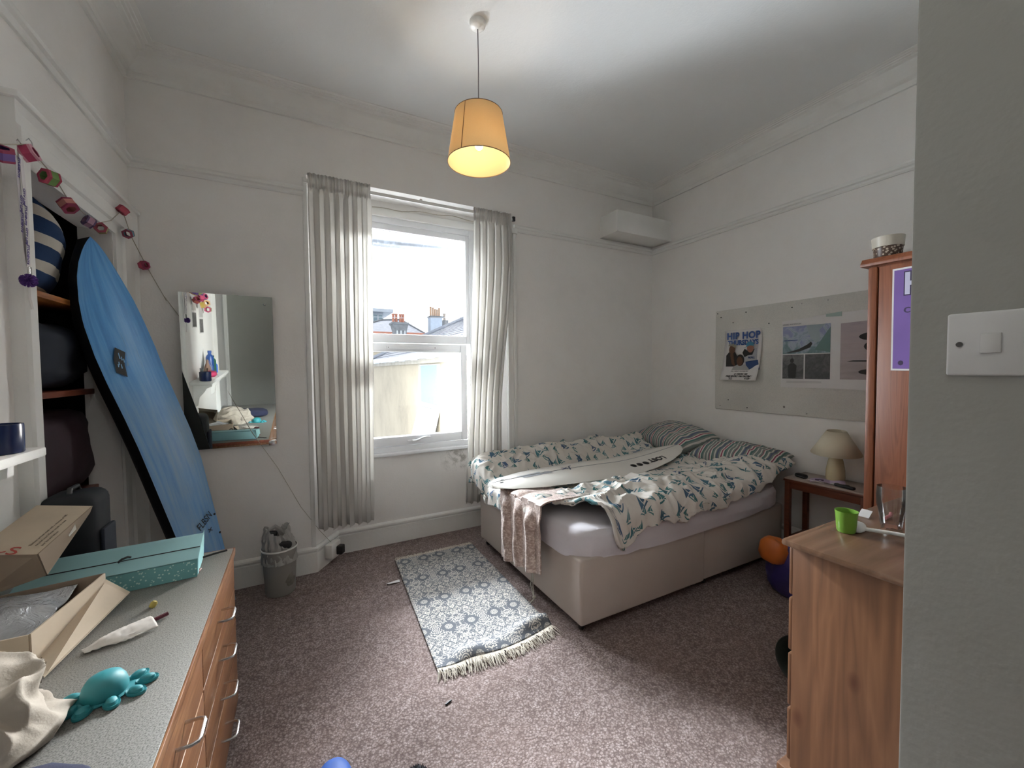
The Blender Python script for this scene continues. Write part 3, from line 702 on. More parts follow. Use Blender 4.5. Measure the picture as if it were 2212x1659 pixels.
# dark sports bag on the middle shelf, dark suitcase below
M['maroon'] = plain('dark_maroon_nylon', '#2a1520', .7, .2, 8); M['navyc'] = plain('dark_navy_fabric', '#1b2230', .75, .2, 8)
def blob(name, loc, dims, mat, seed, p=.6, wr=.03, parent=None, rot=(0, 0, 0), n=40):
    def f(u, v):
        a = 2*PI*u; b_ = PI*(v-.5); cb, sb_ = math.cos(b_), math.sin(b_); ca, sa = math.cos(a), math.sin(a)
        e = lambda x: math.copysign(abs(x)**p, x)
        x, y, z = e(cb)*e(ca)*dims[0]/2, e(cb)*e(sa)*dims[1]/2, e(sb_)*dims[2]/2
        r = 1+wr*4*nz(x*6+seed, y*6, z*6)+wr*2*ridge(x*14, y*14+seed, z*14)
        return (x*r, y*r, max(z*r, -dims[2]/2))
    o = MB().grid(n, n//2, f).build(name, mat, parent, smooth=True, loc=loc, rot=rot, angle=math.radians(80))
    bm = bmesh.new(); bm.from_mesh(o.data); bmesh.ops.remove_doubles(bm, verts=bm.verts, dist=.0005); bm.to_mesh(o.data); bm.free()
    return o
sbg = empty('sports_bag', (-1.22, 2.76, 1.0)); tag(sbg, 'dark maroon sports bag with a faint grey stripe on the lowest alcove shelf', 'bag')
blob('bag_body', (0, 0, .10), (.44, .8, .44), M['maroon'], 2, .6, .03, sbg)
MB().tube([(.215, -.17+.26*i/12, .10+.05*math.sin(i/12*1.3)) for i in range(13)], [.003+.006*i/12 for i in range(13)], 6).build('stripe', plain('grey_swoosh_print', '#55565c', .7), sbg, smooth=True)
tag(blob('wetsuit_pile', (-1.22, 2.75, 1.58), (.42, .75, .3), M['navyc'], 8, .6, .05), 'dark folded clothes on the middle alcove shelf', 'clothes')
sc_ = empty('suitcase', (-.765, 2.270, 0)); tag(sc_, 'dark navy upright case standing against the cupboard jamb behind the desk', 'suitcase')
MB().box((-.12, -.135, .03), (.05, .045, 1.03)).build('case_body', plain('near_black_case', '#10141b', .7, .2, 8), sc_, bevel=.045, seg=4)
MB().box((.05, -.10, .35), (.065, .015, .88)).build('pocket', M['navyc'], sc_, bevel=.01)
MB().tube([(-.04, -.08, 1.02), (-.04, -.07, 1.045), (-.04, -.01, 1.045), (-.04, .0, 1.02)], .009, 8).build('handle', M['black'], sc_, smooth=True)
for a in ((-.10, -.09), (.03, -.09), (-.10, .01), (.03, .01)): MB().lathe([(.005, -.01), (.03, -.01), (.03, .01), (.005, .01)], 14).build('wheel', M['black'], sc_, loc=(a[0], a[1], .03), rot=(PI/2, 0, 0))

# ------------------------------------------------------------ desk
dk = empty('desk', (-.58, 1.1, 0)); tag(dk, 'low desk unit with speckled grey top and teak drawer fronts', 'desk')
DX0, DX1, DY0, DY1, DZ = XL+.004, -.272, .12, 2.115, .73
bbox_('top', (DX0, DY0, DZ-.028), (DX1, DY1, DZ), M['laminate'], dk, .002)
bbox_('front_edging', (DX1, DY0, DZ-.03), (DX1+.006, DY1, DZ-.001), M['deskfront'], dk, .001)
bbox_('end_edging', (DX0, DY1, DZ-.028), (DX1+.006, DY1+.006, DZ-.001), M['redwood'], dk, .001)
bbox_('carcass', (DX0+.02, DY0+.01, .05), (DX1-.022, DY1-.01, DZ-.028), M['deskfront'], dk, .002)
bbox_('plinth', (DX0+.05, DY0+.03, .0), (DX1-.06, DY1-.03, .05), M['black'], dk, .002)
for (y0, y1, hy) in ((1.46, 2.105, 1.735), (.81, 1.452, 1.20), (.16, .802, .55)):
    zs = [(.565, .698), (.43, .559), (.295, .424), (.06, .289)]
    for (z0, z1), hz_ in zip(zs, (.628, .492, .352, .2)):
        d_ = bbox_('drawer_front', (DX1-.022, y0, z0), (DX1+.001, y1, z1), M['deskfront'], dk, .003)
        pts = [(0, -.042, 0), (.030, -.042, 0), (.042, -.036, 0), (.045, -.026, 0), (.045, .026, 0), (.042, .036, 0), (.030, .042, 0), (0, .042, 0)]
        MB().tube([(DX1+p[0]+.58, hy+p[1]-1.1, hz_+.004) for p in pts], .0042, 8).build('handle', M['chrome'], d_, smooth=True)
# teal document box
M['teal_card'] = plain('pale_teal_card', '#8bb4b8', .55, .03); M['teal_lin'] = plain('aqua_lining', '#9fd8dc', .5, .03)
def dotted():
    b = NB('dotted_teal_card'); v = b.n('TexVoronoi'); v.inputs['Scale'].default_value = 95; b.l(b.coords(), v.inputs['Vector'])
    b.base(b.mix(b.math('LESS_THAN', v.outputs['Distance'], .27), lin('#5f9698'), lin('#a9c9c4'))); b.p.inputs['Roughness'].default_value = .6; return b.m
tb = empty('document_box', (-.60, 1.98, DZ), math.radians(4)); tag(tb, 'pale teal document box with dotted front lying at the far end of the desk', 'document box')
mb = MB().prism([(-.115, .004), (.075, .004), (.095, .085), (.06, .092), (-.095, .062)], -.24, .235, 0)
mb.build('box_body', M['teal_card'], tb, bevel=.003)
MB().prism([(-.118, .002), (-.099, .060), (-.097, .060), (-.116, .002)], -.241, .236, 0).build('dotted_front', dotted(), tb)
MB().prism([(-.10, .0645), (.062, .0945), (.10, .0945), (.10, .092), (.062, .092), (-.10, .0620)], -.245, .238, 0).build('lid', M['teal_card'], tb, bevel=.001)
MB().tube([(-.243, -.02, .080), (.0, -.02, .0797), (.236, -.02, .080)], .0022, 6).build('elastic_band', M['ink'], tb)
MB().prism([(-.11, .006), (.07, .006), (.115, .10), (-.09, .058)], .2355, .2375, 0).build('lining', M['teal_lin'], tb)
MB().tube([(0, -.035, .082), (.01, -.03, .090), (.025, -.02, .092), (.03, -.012, .086)], .004, 6).build('toggle', M['ink'], tb, smooth=True)
tag(MB().tube([(-.44, 2.02, DZ+.012), (-.38, 2.03, DZ+.012), (-.33, 2.06, DZ+.01), (-.29, 2.08, DZ+.008)], .004, 6).build('pen', M['ink'], smooth=True), 'thin black pen lying by the far desk corner', 'pen')
tag(MB().tube([(-.43, 1.90, DZ+.006), (-.36, 1.905, DZ+.006), (-.355, 1.93, DZ+.008)], .005, 6).build('pencil', M['redwood'], smooth=True), 'reddish pencil poking out under the teal box', 'pencil')
# cardboard box
M['card'] = plain('brown_cardboard', '#b9aa96', .8, .06, 10, .2, 90); M['card_in'] = plain('inner_cardboard', '#8d7c6b', .85, .05)
cbx = empty('cardboard_box', (-.80, 1.66, DZ)); tag(cbx, 'open brown cardboard box with printed flaps on the desk', 'box')
def slab(pts, th_, name, mat, par, base=None):
    P = [Vector(p)-(base or Vector(par.location)) for p in pts]; n_ = (P[1]-P[0]).cross(P[2]-P[0]).normalized()*th_
    k = len(P); vs = P+[p+n_ for p in P]
    return MB().add(vs, [tuple(range(k-1, -1, -1)), tuple(range(k, 2*k))]+[(i, (i+1) % k, k+(i+1) % k, k+i) for i in range(k)]).build(name, mat, par)
z0, z1 = DZ, .822
x0b, x1b, y0b, y1b = XL+.03, -.638, 1.50, 1.80
slab([(x0b, y0b, z0), (x1b, y0b, z0), (x1b, y0b, z1), (x0b, y0b, z1)], .004, 'front_wall', M['card'], cbx)
slab([(x0b, y1b, z0), (x1b+.05, y1b, z0), (x1b+.05, y1b, z1+.015), (x0b, y1b, z1)], .004, 'back_wall', M['card_in'], cbx)
slab([(x0b, y0b, z0), (x0b, y1b, z0), (x0b, y1b, z1), (x0b, y0b, z1)], .004, 'left_wall', M['card_in'], cbx)
slab([(x1b, y0b, z0), (x1b+.05, y1b, z0), (x1b+.05, y1b, z1+.015), (x1b, y0b, z1)], .004, 'right_wall', M['card'], cbx)
slab([(x0b, y0b, z0), (x1b, y0b, z0), (x1b+.05, y1b, z0), (x0b, y1b, z0)], .004, 'base', M['card_in'], cbx)
fl = slab([(x1b, y0b, z1-.085), (x1b+.052, y0b-.07, z0+.004), (x1b+.11, y1b+.01, z0+.02), (x1b+.055, y1b, z1-.01)], .003, 'side_flap', M['card'], cbx)
bubble = NB('silver_foil_bag'); bubble.base(lin('#b9bcc0')); bubble.p.inputs['Metallic'].default_value = .55; bubble.p.inputs['Roughness'].default_value = .22
bubble.bump(bubble.noise(bubble.coords(), 16, 4, .6, 1), .8, .02)
def foil(u, v):
    x = x0b+.012+(x1b-x0b-.02)*u; y = y0b+.012+(y1b-y0b-.024)*v
    return (x, y, z0+.05+.035*math.sin(PI*u)*math.sin(PI*v)+.012*ridge(x*9, y*9)+.03*v)
fo = MB().grid(40, 40, foil).build('foil_bag', bubble.m, smooth=True, solid=.004, offset=-1); tag(fo, 'shiny silver foil bag inside the open cardboard box', 'bag')
def text_lines(name, par, o, xd, yd, lines, size, mat, gap=1.4, sx=1, loc0=None):
    F = frame_of(Vector(o)-Vector(par.location), xd, yd); g = Vector(yd).normalized()
    for i, s in enumerate(lines):
        F2 = F.copy(); F2.translation = F.translation-g*(i*size*gap); text_mesh(s, size, mat, name, par, F2, ext=.0002, align='LEFT', sx=sx)
M['print'] = plain('dark_box_print', '#4d443c', .8)
fd = (Vector((x1b+.11, y1b+.01, z0+.02))-Vector((x1b+.052, y0b-.07, z0+.004))).normalized()
fu = (Vector((x1b, y0b, z1-.085))-Vector((x1b+.052, y0b-.07, z0+.004)))
fn_ = fd.cross(fu).normalized(); fu = fn_.cross(fd)*-1 if (fn_.cross(fd)).z < 0 else fn_.cross(fd)
nrm = fd.cross(fu).normalized()
text_lines('printed_text', cbx, Vector((x1b+.052, y0b-.07, z0+.004))+fd*.04+fu*.052+nrm*(.006 if nrm.z > 0 else -.006), fd, fu,
    ['This box has been made with a minimum of 70%', 'recycled board. Please recycle or reuse', 'your box and help us to reduce the amount of waste'], .0088, M['print'], 1.35)
text_lines('printed_text', cbx, (x1b-.17, y0b-.001, z0+.02), (1, 0, .05), (0, 0, 1), ['recycled LEFS printed stickers'], .0105, M['print'])
# lid: shallow tray hinged at the back
ld = [at(80, 1197, 1, 1.75), at(198, 1093, 1, 2.0), at(125, 1092, 1, 2.0)]
A2 = ld[0]+(ld[2]-ld[1])*1.6; D2 = ld[1]+(ld[2]-ld[1])*1.6
slab([A2, ld[0], ld[1], D2], -.003, 'lid_panel', M['card'], cbx)
E_ = at(100, 1242, 1, 1.80); F_ = at(150, 1165, 1, 1.95); G_ = at(192, 1108, 1, 2.0)
slab([ld[0], E_, F_, G_, ld[1]], .003, 'lid_side', M['card_in'], cbx)
A3 = Vector((x0b, 1.795, .825)); slab([A2, A3, E_, ld[0]], .003, 'lid_front', M['card_in'], cbx)
xd = (ld[1]-ld[0]).normalized(); yd = (ld[2]-ld[1]).normalized(); nn = xd.cross(yd).normalized(); 
sg = 1 if nn.z > 0 else -1
text_lines('printed_text', cbx, ld[0]+xd*.035+yd*.035+nn*sg*.0035, xd, yd, ['This box has been made with a minimum of 70%', 'recycled board. Please recycle or reuse', 'your box and help us'], .0085, M['print'], 1.5)
text_mesh('~S', .05, plain('red_box_print', '#a9463c', .7), 'red_logo', cbx, frame_of(ld[0]+xd*.012+yd*.075+nn*sg*.0035-Vector(cbx.location), yd*-1, xd), sx=1.2)
q_ = [at(137, 1142, 1, 1.90), at(150, 1159, 1, 1.88), at(165, 1143, 1, 1.90), at(163, 1134, 1, 1.91), at(157, 1127, 1, 1.92)]
slab(q_, .002, 'adhesive_tab', M['white_pl'], cbx)
# tissue packet, cork, octopus toy
pk = empty('tissue_packet', (-.47, 1.555, DZ), math.radians(31)); tag(pk, 'half-empty plastic pocket of white tissues lying on the desk', 'tissues')
MB().grid(30, 16, lambda u, v: (-.085+.15*u, (-.042+.084*v)*(.30+.70*sm(u, 0, .6)), .004+.014*math.sin(PI*v)*sm(u, 0, .3)+.004*ridge(u*9, v*7))).build('tissue', plain('white_tissue', '#d9d3cc', .9, .05), pk, smooth=True, solid=.003)
MB().tube([(.05, .004, .008), (.105, .008, .010)], .006, 8).build('maroon_end', plain('maroon_stick', '#5b2330', .5), pk)
tag(MB().lathe([(.004, 0), (.009, .001), (.010, .014), (.006, .02), (.002, .021)], 10).build('yellow_cap', plain('yellowish_cap', '#a99a4e', .5), smooth=True, loc=(-.446, 1.705, DZ), rot=(.0, .5, .3)), 'small yellowish cap lying alone on the speckled desk top', 'cap')
M['octo'] = plain('teal_silicone', '#2d8289', .5, .03)
oc = empty('octopus_toy', (-.428, 1.288, DZ+.001), math.radians(20)); oc.scale = (.78, .78, .78); tag(oc, 'teal silicone octopus pop toy lying on the desk', 'toy')
hd = [(.052, .004), (.055, .014), (.054, .026), (.050, .042), (.040, .058), (.022, .067), (.002, .070)]
MB().lathe([(.001, .004)]+hd, 32).build('head', M['octo'], oc, smooth=True, angle=math.radians(80))
for i_, a in enumerate((-2.75, -2.2, -1.45, -.85, -.25, .35, 2.5, 2.95)):
    r_ = .083 if i_ not in (3, 4) else .098
    c = Vector((r_*math.cos(a), r_*math.sin(a)*.8, 0))
    Mx = Matrix.Translation(c) @ Matrix.Rotation(a, 4, 'Z') @ Matrix.Diagonal((1.45, 1, 1, 1))
    t_ = MB().lathe([(.001, 0), (.019, .001), (.020, .006), (.019, .010), (.0165, .008), (.0145, .008), (.0125, .016), (.007, .020), (.001, .0215)], 20, mat=Mx).build('tentacle', M['octo'], oc, smooth=True)
MB().lathe([(.001, .001), (.072, .001), (.075, .006), (.066, .009), (.05, .009)], 28, mat=Matrix.Diagonal((1, .8, 1, 1))).build('web', M['octo'], oc, smooth=True)
# crumpled tote bag and navy garment
M['canvas'] = plain('pale_canvas', '#a39a8e', .9, .05, 8, .4, 200)
def tote(u, v):
    a = 2*PI*u; b_ = PI/2*v; r = math.cos(b_)**.6
    x = -.645+.150*r*math.cos(a); y = 1.205+.15*r*math.sin(a); z = DZ+.14*math.sin(b_)
    wx_, wy_ = x*7+1.6*nz(x*6, y*6, z*6), y*8+1.6*nz(y*6, z*6, x*6+4); d = .034*ridge(wx_, wy_, z*7)+.026*ridge(wx_*1.9+3, wy_*1.3, z*14)-.02+.006*nz(x*30, y*30, z*30)
    n_ = Vector((math.cos(a)*math.cos(b_), math.sin(a)*math.cos(b_), math.sin(b_)+.1)).normalized()
    p = Vector((x, y, z))+n_*d; p.z = max(p.z, DZ+.003)
    return p-Vector((-.6, 1.205, DZ))
tt = empty('tote_bag', (-.6, 1.205, DZ)); tag(tt, 'crumpled pale canvas tote bag heaped on the desk', 'bag')
MB().grid(200, 90, tote).build('canvas_body', M['canvas'], tt, smooth=True, angle=math.radians(80))
text_mesh('HERO', .06, M['print'], 'printed_word', tt, frame_of((-.04, .150, .055), (-1, .1, 0), (.05, -.15, .9)), sx=1.1)
nv = blob('navy_jumper', (-.56, .89, DZ+.042), (.40, .26, .084), plain('navy_knit', '#1c1f38', .9, .1, 20, .5, 300), 6, .7, .05); tag(nv, 'folded navy jumper at the near end of the desk', 'jumper')
# ------------------------------------------------------------ curtains
def curtain(name, tl, tr, bl, br, z1, z0, y0, nf, seed, label, pull=0):
    cur = empty(name, ((tl+tr)/2, y0, z1)); tag(cur, label, 'curtain', 'cream curtains at the window')
    ox, oy, oz = cur.location
    def f(u, v):
        z = z1-(z1-z0)*v
        l = tl+(bl-tl)*(v**1.3 if pull else v); r = tr+(br-tr)*(sm(v, .15, .75) if pull else v)
        hd_ = 1-sm(z, z1-.16, z1-.09) if False else sm(v, .03, .065)
        ph = u*nf*2*PI + .5*math.sin(v*2.2+seed) + .35*math.sin(u*9+seed)
        amp = .030*(.75+.35*nz(u*3, v*1.2, seed))
        y = y0 + hd_*amp*math.sin(ph) + (1-hd_)*.009*math.sin(u*nf*2.6*2*PI+math.sin(u*30))
        x = l+(r-l)*u + hd_*.010*math.sin(2*ph+1) + .004*nz(u*20, v*6, seed)*hd_
        y += .006*nz(u*14, v*9, seed)*hd_
        return (x-ox, y-oy, z-oz+.008*math.sin(ph)*(v > .999)+.006*nz(u*9, 3, seed)*(v < .001))
    n_ = int(nf*18)
    MB().grid(n_, 70, f, uvfn=lambda u, v: (u, v)).build('cloth', M['curtain'], cur, smooth=True, solid=.0015)
    MB().grid(n_, 3, lambda u, v: [a+b for a, b in zip(f(u, .028+.012*v), (0, -.0025, 0))]).build('heading_tape', M['curtain'], cur, smooth=True)
    MB().grid(n_, 3, lambda u, v: [a+b for a, b in zip(f(u, .972+.028*v), (0, -.0022, 0))]).build('hem', M['curtain'], cur, smooth=True)
    return cur
curtain('curtain', .088, .512, .10, .485, 2.905, .335, 3.245, 6.5, 1.0, 'wide cream curtain hanging left of the window')
curtain('curtain', 1.362, 1.728, 1.250, 1.60, 2.895, .34, 3.262, 5.5, 4.0, 'narrower cream curtain right of the window, tucked behind the bed', pull=1)
# the lining of the right curtain seen between cloth and casing
tr = empty('curtain_track', (.92, 3.30, 2.868)); tag(tr, 'white plastic curtain track above the window', 'curtain track')
MB().box((-.86, -.006, -.012), (.835, .010, .012)).box((-.86, -.012, -.016), (.835, -.006, -.008)).build('rail', M['white_pl'], tr, bevel=.002)
MB().box((.835, -.014, -.018), (.862, .012, .022)).build('end_stop', M['black'], tr, bevel=.003)
for x in (-.6, 0, .6): MB().box((x-.01, .008, -.01), (x+.01, .032, .03)).build('bracket', M['white_pl'], tr, bevel=.002)

# ------------------------------------------------------------ pendant lamp
pl_ = empty('pendant_lamp', (.937, 2.155, H)); tag(pl_, 'lit pendant lamp with a tapered cream fabric shade', 'ceiling lamp')
MB().lathe([(.046, 0), (.046, -.010), (.044, -.022), (.034, -.032), (.015, -.038), (.005, -.040)][::-1], 28).build('ceiling_rose', M['white_pl'], pl_, smooth=True)
MB().tube([(0, 0, -.036), (.002, 0, -.2), (0, 0, -.44), (0, 0, -.60)], .0032, 8).build('cord', plain('grey_flex', '#7a7478', .6), pl_, smooth=True)
shade = translucent('lit_linen_shade', '#d0b88e', .16, .9, .5, 180, lin('#dcb070'))
zb, zt, rb, rt = -.775, -.505, .178, .134
def shd(u, v): a = 2*PI*u; r = rb+(rt-rb)*v; return (r*math.cos(a), r*math.sin(a), zb+(zt-zb)*v)
sh_ = MB().grid(65, 2, shd).build('shade', shade, pl_, smooth=True)
for r, z in ((rb, zb), (rt, zt)): MB().tube([(r*math.cos(2*PI*i/48), r*math.sin(2*PI*i/48), z) for i in range(48)], .0022, 6, closed=True).build('rim', plain('brown_trim', '#6b5238', .7), sh_, smooth=True)
sa_ = math.radians(214); MB().grid(2, 2, lambda u, v: ((rb+(rt-rb)*v+.001)*math.cos(sa_+.028*u), (rb+(rt-rb)*v+.001)*math.sin(sa_+.028*u), zb+(zt-zb)*v)).build('seam', plain('brown_seam', '#6b4c2c', .7), sh_)
for i in range(3):
    a = i*2*PI/3; MB().tube([(.014*math.cos(a), .014*math.sin(a), -.60), (rt*math.cos(a), rt*math.sin(a), zt)], .0015, 5).build('spider_arm', M['white_pl'], pl_)
MB().lathe([(.017, -.615), (.019, -.60), (.018, -.575), (.008, -.56)], 16).build('lamp_holder', M['white_pl'], pl_, smooth=True)
bulb = MB().lathe([(.001, -.705), (.012, -.701), (.022, -.690), (.026, -.672), (.023, -.652), (.014, -.632), (.013, -.612)], 20).build('bulb', emit('warm_bulb_glow', (1, .78, .48, 1), 6), pl_, smooth=True)
bl = bpy.data.lights.new('pendant_bulb_light', 'POINT'); blo = bpy.data.objects.new('pendant_bulb_light', bl); COL.objects.link(blo)
bl.energy = 6.5; bl.color = (1, .80, .58); bl.shadow_soft_size = .035; blo.location = (.937, 2.155, H-.675)
bulb.visible_shadow = True

# ------------------------------------------------------------ mirror on the back wall
mir = NB('mirror_silvering'); mir.base((.80, .84, .82, 1)); mir.p.inputs['Metallic'].default_value = 1; mir.p.inputs['Roughness'].default_value = .015
MZ = 1.5
mo = empty('wall_mirror', (-.405, 3.302, .99), rot=(math.radians(2.9), 0, 0)); tag(mo, 'frameless rectangular mirror hung on the window wall', 'mirror')
MB().box((-.255, -.003, 0), (.255, .0, 1.02)).build('silvered_face', mir.m, mo)
MB().box((-.2555, .0002, -.0005), (.2555, .005, 1.0205)).build('glass_backing', plain('grey_glass_edge', '#5f6d68', .4), mo)
for x in (-.22, .225): MB().box((x-.018, -.009, -.008), (x+.018, -.003, .022)).build('clip', M['chrome'], mo, bevel=.002)
MB().lathe([(.009, 0), (.006, .004)], 12).build('fixing_screw', M['chrome'], mo, loc=(.21, -.004, .97), rot=(PI/2, 0, 0))

# ------------------------------------------------------------ noticeboard and what is pinned to it
nb = empty('noticeboard', (XR, 1.75, 1.57)); tag(nb, 'large pale grey noticeboard on the wall over the bed head', 'noticeboard')
nbm = NB('grey_noticeboard_felt'); cc_ = nbm.coords()
nbm.base(nbm.ramp(nbm.math('ADD', nbm.math('MULTIPLY', nbm.noise(cc_, 3, 4), .5), nbm.math('MULTIPLY', nbm.noise(cc_, 160, 2), .5)), [(.35, lin('#bebdb7')), (.65, lin('#cfccc5'))]))
nbm.p.inputs['Roughness'].default_value = .9
MB().prism([(-.60, -.463), (.768, -.463), (.775, -.456), (.775, .456), (.768, .463), (-.60, .463)], -.016, -.001, 0).build('panel', nbm.m, nb, bevel=.002)
rr = random.Random(11)
for (y, z) in ((.755, .44), (.72, .40), (.60, .34), (.48, .42), (.28, .30), (.10, .41), (.03, .43), (.64, -.37), (.46, -.43), (.15, -.40), (-.02, -.44), (-.15, .43), (.72, -.43)):
    MB().lathe([(.0055, 0), (.004, .005), (.001, .006)], 8).build('pin', M['chrome'] if rr.random() < .4 else M['ink'], nb, rot=(0, -PI/2, 0), loc=(-.016, y, z), smooth=True)
PX = XR-.018
def poly_on(name, mat, par, pts, x):     # pts (y, z) in metres on a sheet facing -X
    return MB().prism(pts, x, x+.0004, 0).build(name, mat, par)
def ye(cy, cz, ry, rz, n=16, a=0): return [(cy+ry*math.cos(t)*math.cos(a)-rz*math.sin(t)*math.sin(a), cz+ry*math.cos(t)*math.sin(a)+rz*math.sin(t)*math.cos(a)) for t in [2*PI*i/n for i in range(n)]]
paper = plain('white_paper', '#cfccca', .6, .02)
def F_wall(y, z, x=0): return frame_of((x, y, z), (0, -1, 0), (0, 0, 1))
pa = empty('flyer', (PX, 2.245, 1.61)); tag(pa, 'white flyer headed HIP HOP THURSDAYS pinned left on the noticeboard', 'poster')
def sheet(u, v):
    y = .178-.345*u; z = -.225+.455*v
    if v > .85 and u > .85: y += .012*(u-.85)*(v-.85)*60
    return (-.004-.035*(1-v)**3-.01*sm(u, .7, 1)*(1-v), y+.03*(1-v)**2*1.0, z)
MB().grid(12, 14, sheet).build('sheet', paper, pa, smooth=True, solid=.0006)
hb = plain('blue_headline_ink', '#2e4f8c', .6); skin1 = plain('brown_print_tone', '#5a3b28', .7); skin2 = plain('tan_print_tone', '#8a5c48', .7); dk_ = plain('charcoal_print', '#23211f', .7); tealp = plain('teal_print', '#3f7f9a', .7); whp = plain('pale_print', '#c9c7c5', .7); blp = plain('denim_print', '#27406e', .7); crn = plain('grey_gold_print', '#8f8a78', .7)
text_mesh('HIP HOP', .082, hb, 'headline', pa, F_wall(0, .172, -.014), bold=.0035, sx=.90, space=1.1)
text_mesh('THURSDAYS', .058, hb, 'headline', pa, F_wall(0, .110, -.016), bold=.0028, sx=.86)
x_ = -.018
for pts, mt in (([(.155, .0), (.12, .04), (.07, .03), (.04, -.03), (.05, -.13), (.16, -.13)], dk_), (ye(.098, .055, .030, .044, a=.15), skin1), ([(.135, .085), (.125, .11), (.108, .098), (.088, .112), (.07, .09), (.055, .105), (.062, .062), (.10, .085)], crn),
                ([(.118, .01), (.085, .015), (.07, -.1), (.10, -.08)], skin1)):
    poly_on('printed_figure', mt, pa, pts, x_); x_ -= .0006
for pts, mt in (([(-.01, .02), (-.03, .05), (-.13, .055), (-.13, -.05), (-.15, -.13), (-.04, -.13), (-.01, -.05)], plain('pale_shirt_print', '#a3a4a8', .7)), ([(.0, .02), (-.02, .055), (-.04, .04), (-.11, .05), (-.09, .0), (-.05, -.005), (-.02, -.02)], dk_),
                (ye(-.072, .06, .030, .040), skin2), ([(-.035, .075), (-.04, .105), (-.07, .118), (-.10, .105), (-.105, .075), (-.07, .083), (-.02, .065), (.0, .058)], tealp), ([(-.03, -.06), (-.14, -.045), (-.155, -.13), (-.04, -.13)], blp)):
    poly_on('printed_figure', mt, pa, pts, x_); x_ -= .0006
for pts, mt in (([(.10, -.135), (.08, -.10), (.03, -.08), (-.03, -.085), (-.07, -.135)], plain('grey_shirt_print', '#9b9a98', .7)), (ye(.018, -.045, .038, .052), dk_), (ye(.022, -.055, .028, .042), skin1)):
    poly_on('printed_figure', mt, pa, pts, x_); x_ -= .0006
text_mesh('N.N.I.', .024, blp, 'printed_figure', pa, F_wall(-.085, -.025, x_), bold=.001)
for s, z, sz in (('CLASSIC RAP/HIP HOP', -.150, .021), ('£1 DRINKS 10/5', -.170, .018), ('FREE ENTRY VIA FACEBOOK', -.190, .021)):
    text_mesh(s, sz, dk_, 'small_print', pa, F_wall(.005+(-z-.15)*.2, z, -.024-.012*(-z-.15)/.04), bold=.0009, shear=.25, sx=1.0)
text_mesh('SU', .03, dk_, 'small_print', pa, F_wall(.10, -.211, -.04), bold=.0005); text_mesh('Vodka', .024, dk_, 'small_print', pa, F_wall(-.06, -.211, -.04), bold=.0005)
# magazine spread
mg = empty('magazine_spread', (PX, 1.55, 1.61)); tag(mg, 'white magazine spread with surfing photographs taped on the noticeboard', 'poster')
MB().prism([(-.10, -.275), (.375, -.275), (.37, .262), (.04, .285), (-.10, .27)], -.004, -.001, 0).build('page', paper, mg)
MB().prism([(-.39, -.285), (-.005, -.275), (-.005, .285), (-.39, .29)], -.0075, -.0045, 0).build('page', paper, mg)
def photo_mat(name, stops, sc1=8, dist=1, st=(1, 1, 1)):
    b = NB(name); co = b.coords(scale=st); s_ = b.n('SeparateXYZ'); b.l(b.coords(), s_.inputs[0])
    f = b.math('ADD', b.math('MULTIPLY', b.noise(co, sc1, 5, .6, dist), .8), b.math('MULTIPLY', s_.outputs['Z'], .8))
    b.base(b.ramp(f, stops)); b.p.inputs['Roughness'].default_value = .5; return b.m
wave = photo_mat('wave_photo_print', [(.30, lin('#4f6a6c')), (.42, lin('#6f8588')), (.52, lin('#9aa2b0')), (.62, lin('#7f86a6'))], 9, 2)
def spic(name, mat, y0, y1, z0, z1, x=-.0055): return MB().prism([(y1, z0), (y0, z0), (y0, z1), (y1, z1)], x-.0006, x, 0).build(name, mat, mg)
spic('wave_photo', wave, .362, .025, -.005, .215)
for pts, mt in (([(.35, .0), (.24, .032), (.18, .065), (.155, .085), (.145, .07), (.16, .04), (.24, .01)], dk_), ([(.355, .10), (.25, .10), (.25, .106), (.355, .106)], blp), ([(.025, .0), (.13, .02), (.07, .12), (.025, .19)], plain('green_wave_print', '#58736f', .6)), ([(.19, .215), (.16, .12), (.12, .07), (.09, .10), (.10, .17), (.06, .215)], plain('pale_spray_print', '#8e9a9e', .6))):
    MB().prism(pts, -.0072, -.0066, 0).build('wave_detail', mt, mg)
bw = photo_mat('grey_photo_print', [(.2, lin('#3e3d3d')), (.45, lin('#6d6b6a')), (.6, lin('#8f8c8a'))], 18, 1)
spic('portrait_photo', bw, .362, .205, -.205, -.012); spic('rock_photo', photo_mat('dark_rock_print', [(.2, lin('#333')if 0 else lin('#343434')), (.5, lin('#5b5958')), (.7, lin('#6e6b6a'))], 14, 2), .195, .025, -.205, -.012)
for pts in (ye(.29, -.06, .014, .019), [(.315, -.20), (.32, -.10), (.30, -.08), (.275, -.08), (.255, -.10), (.262, -.20)]): MB().prism(pts, -.0072, -.0066, 0).build('standing_figure', dk_, mg)
text_mesh('CRAIG ANDERSON', .016, plain('grey_caption', '#6f6c6b', .7), 'caption', mg, F_wall(.295, .232, -.0062))
for z in (-.228, -.236): MB().prism([(.33, z), (.08, z), (.08, z+.003), (.33, z+.003)], -.0062, -.0056, 0).build('caption_line', plain('grey_caption_line', '#9b9896', .7), mg)
beach = photo_mat('beach_photo_print', [(.1, lin('#8d8280')), (.4, lin('#a39696')), (.6, lin('#9d9093')), (.8, lin('#77717c'))], 4, .5, (1, 1, 6))
MB().prism([(-.04, -.205), (-.38, -.205), (-.38, .215), (-.04, .205)], -.0095, -.0089, 0).build('beach_photo', beach, mg)
for pts in (ye(-.24, .10, .09, .03), ye(-.23, .03, .05, .035), ye(-.22, -.15, .07, .02), [(-.08, -.075), (-.30, -.08), (-.30, -.068), (-.12, -.066)]): MB().prism(pts, -.0108, -.0098, 0).build('dark_board_print', dk_, mg)
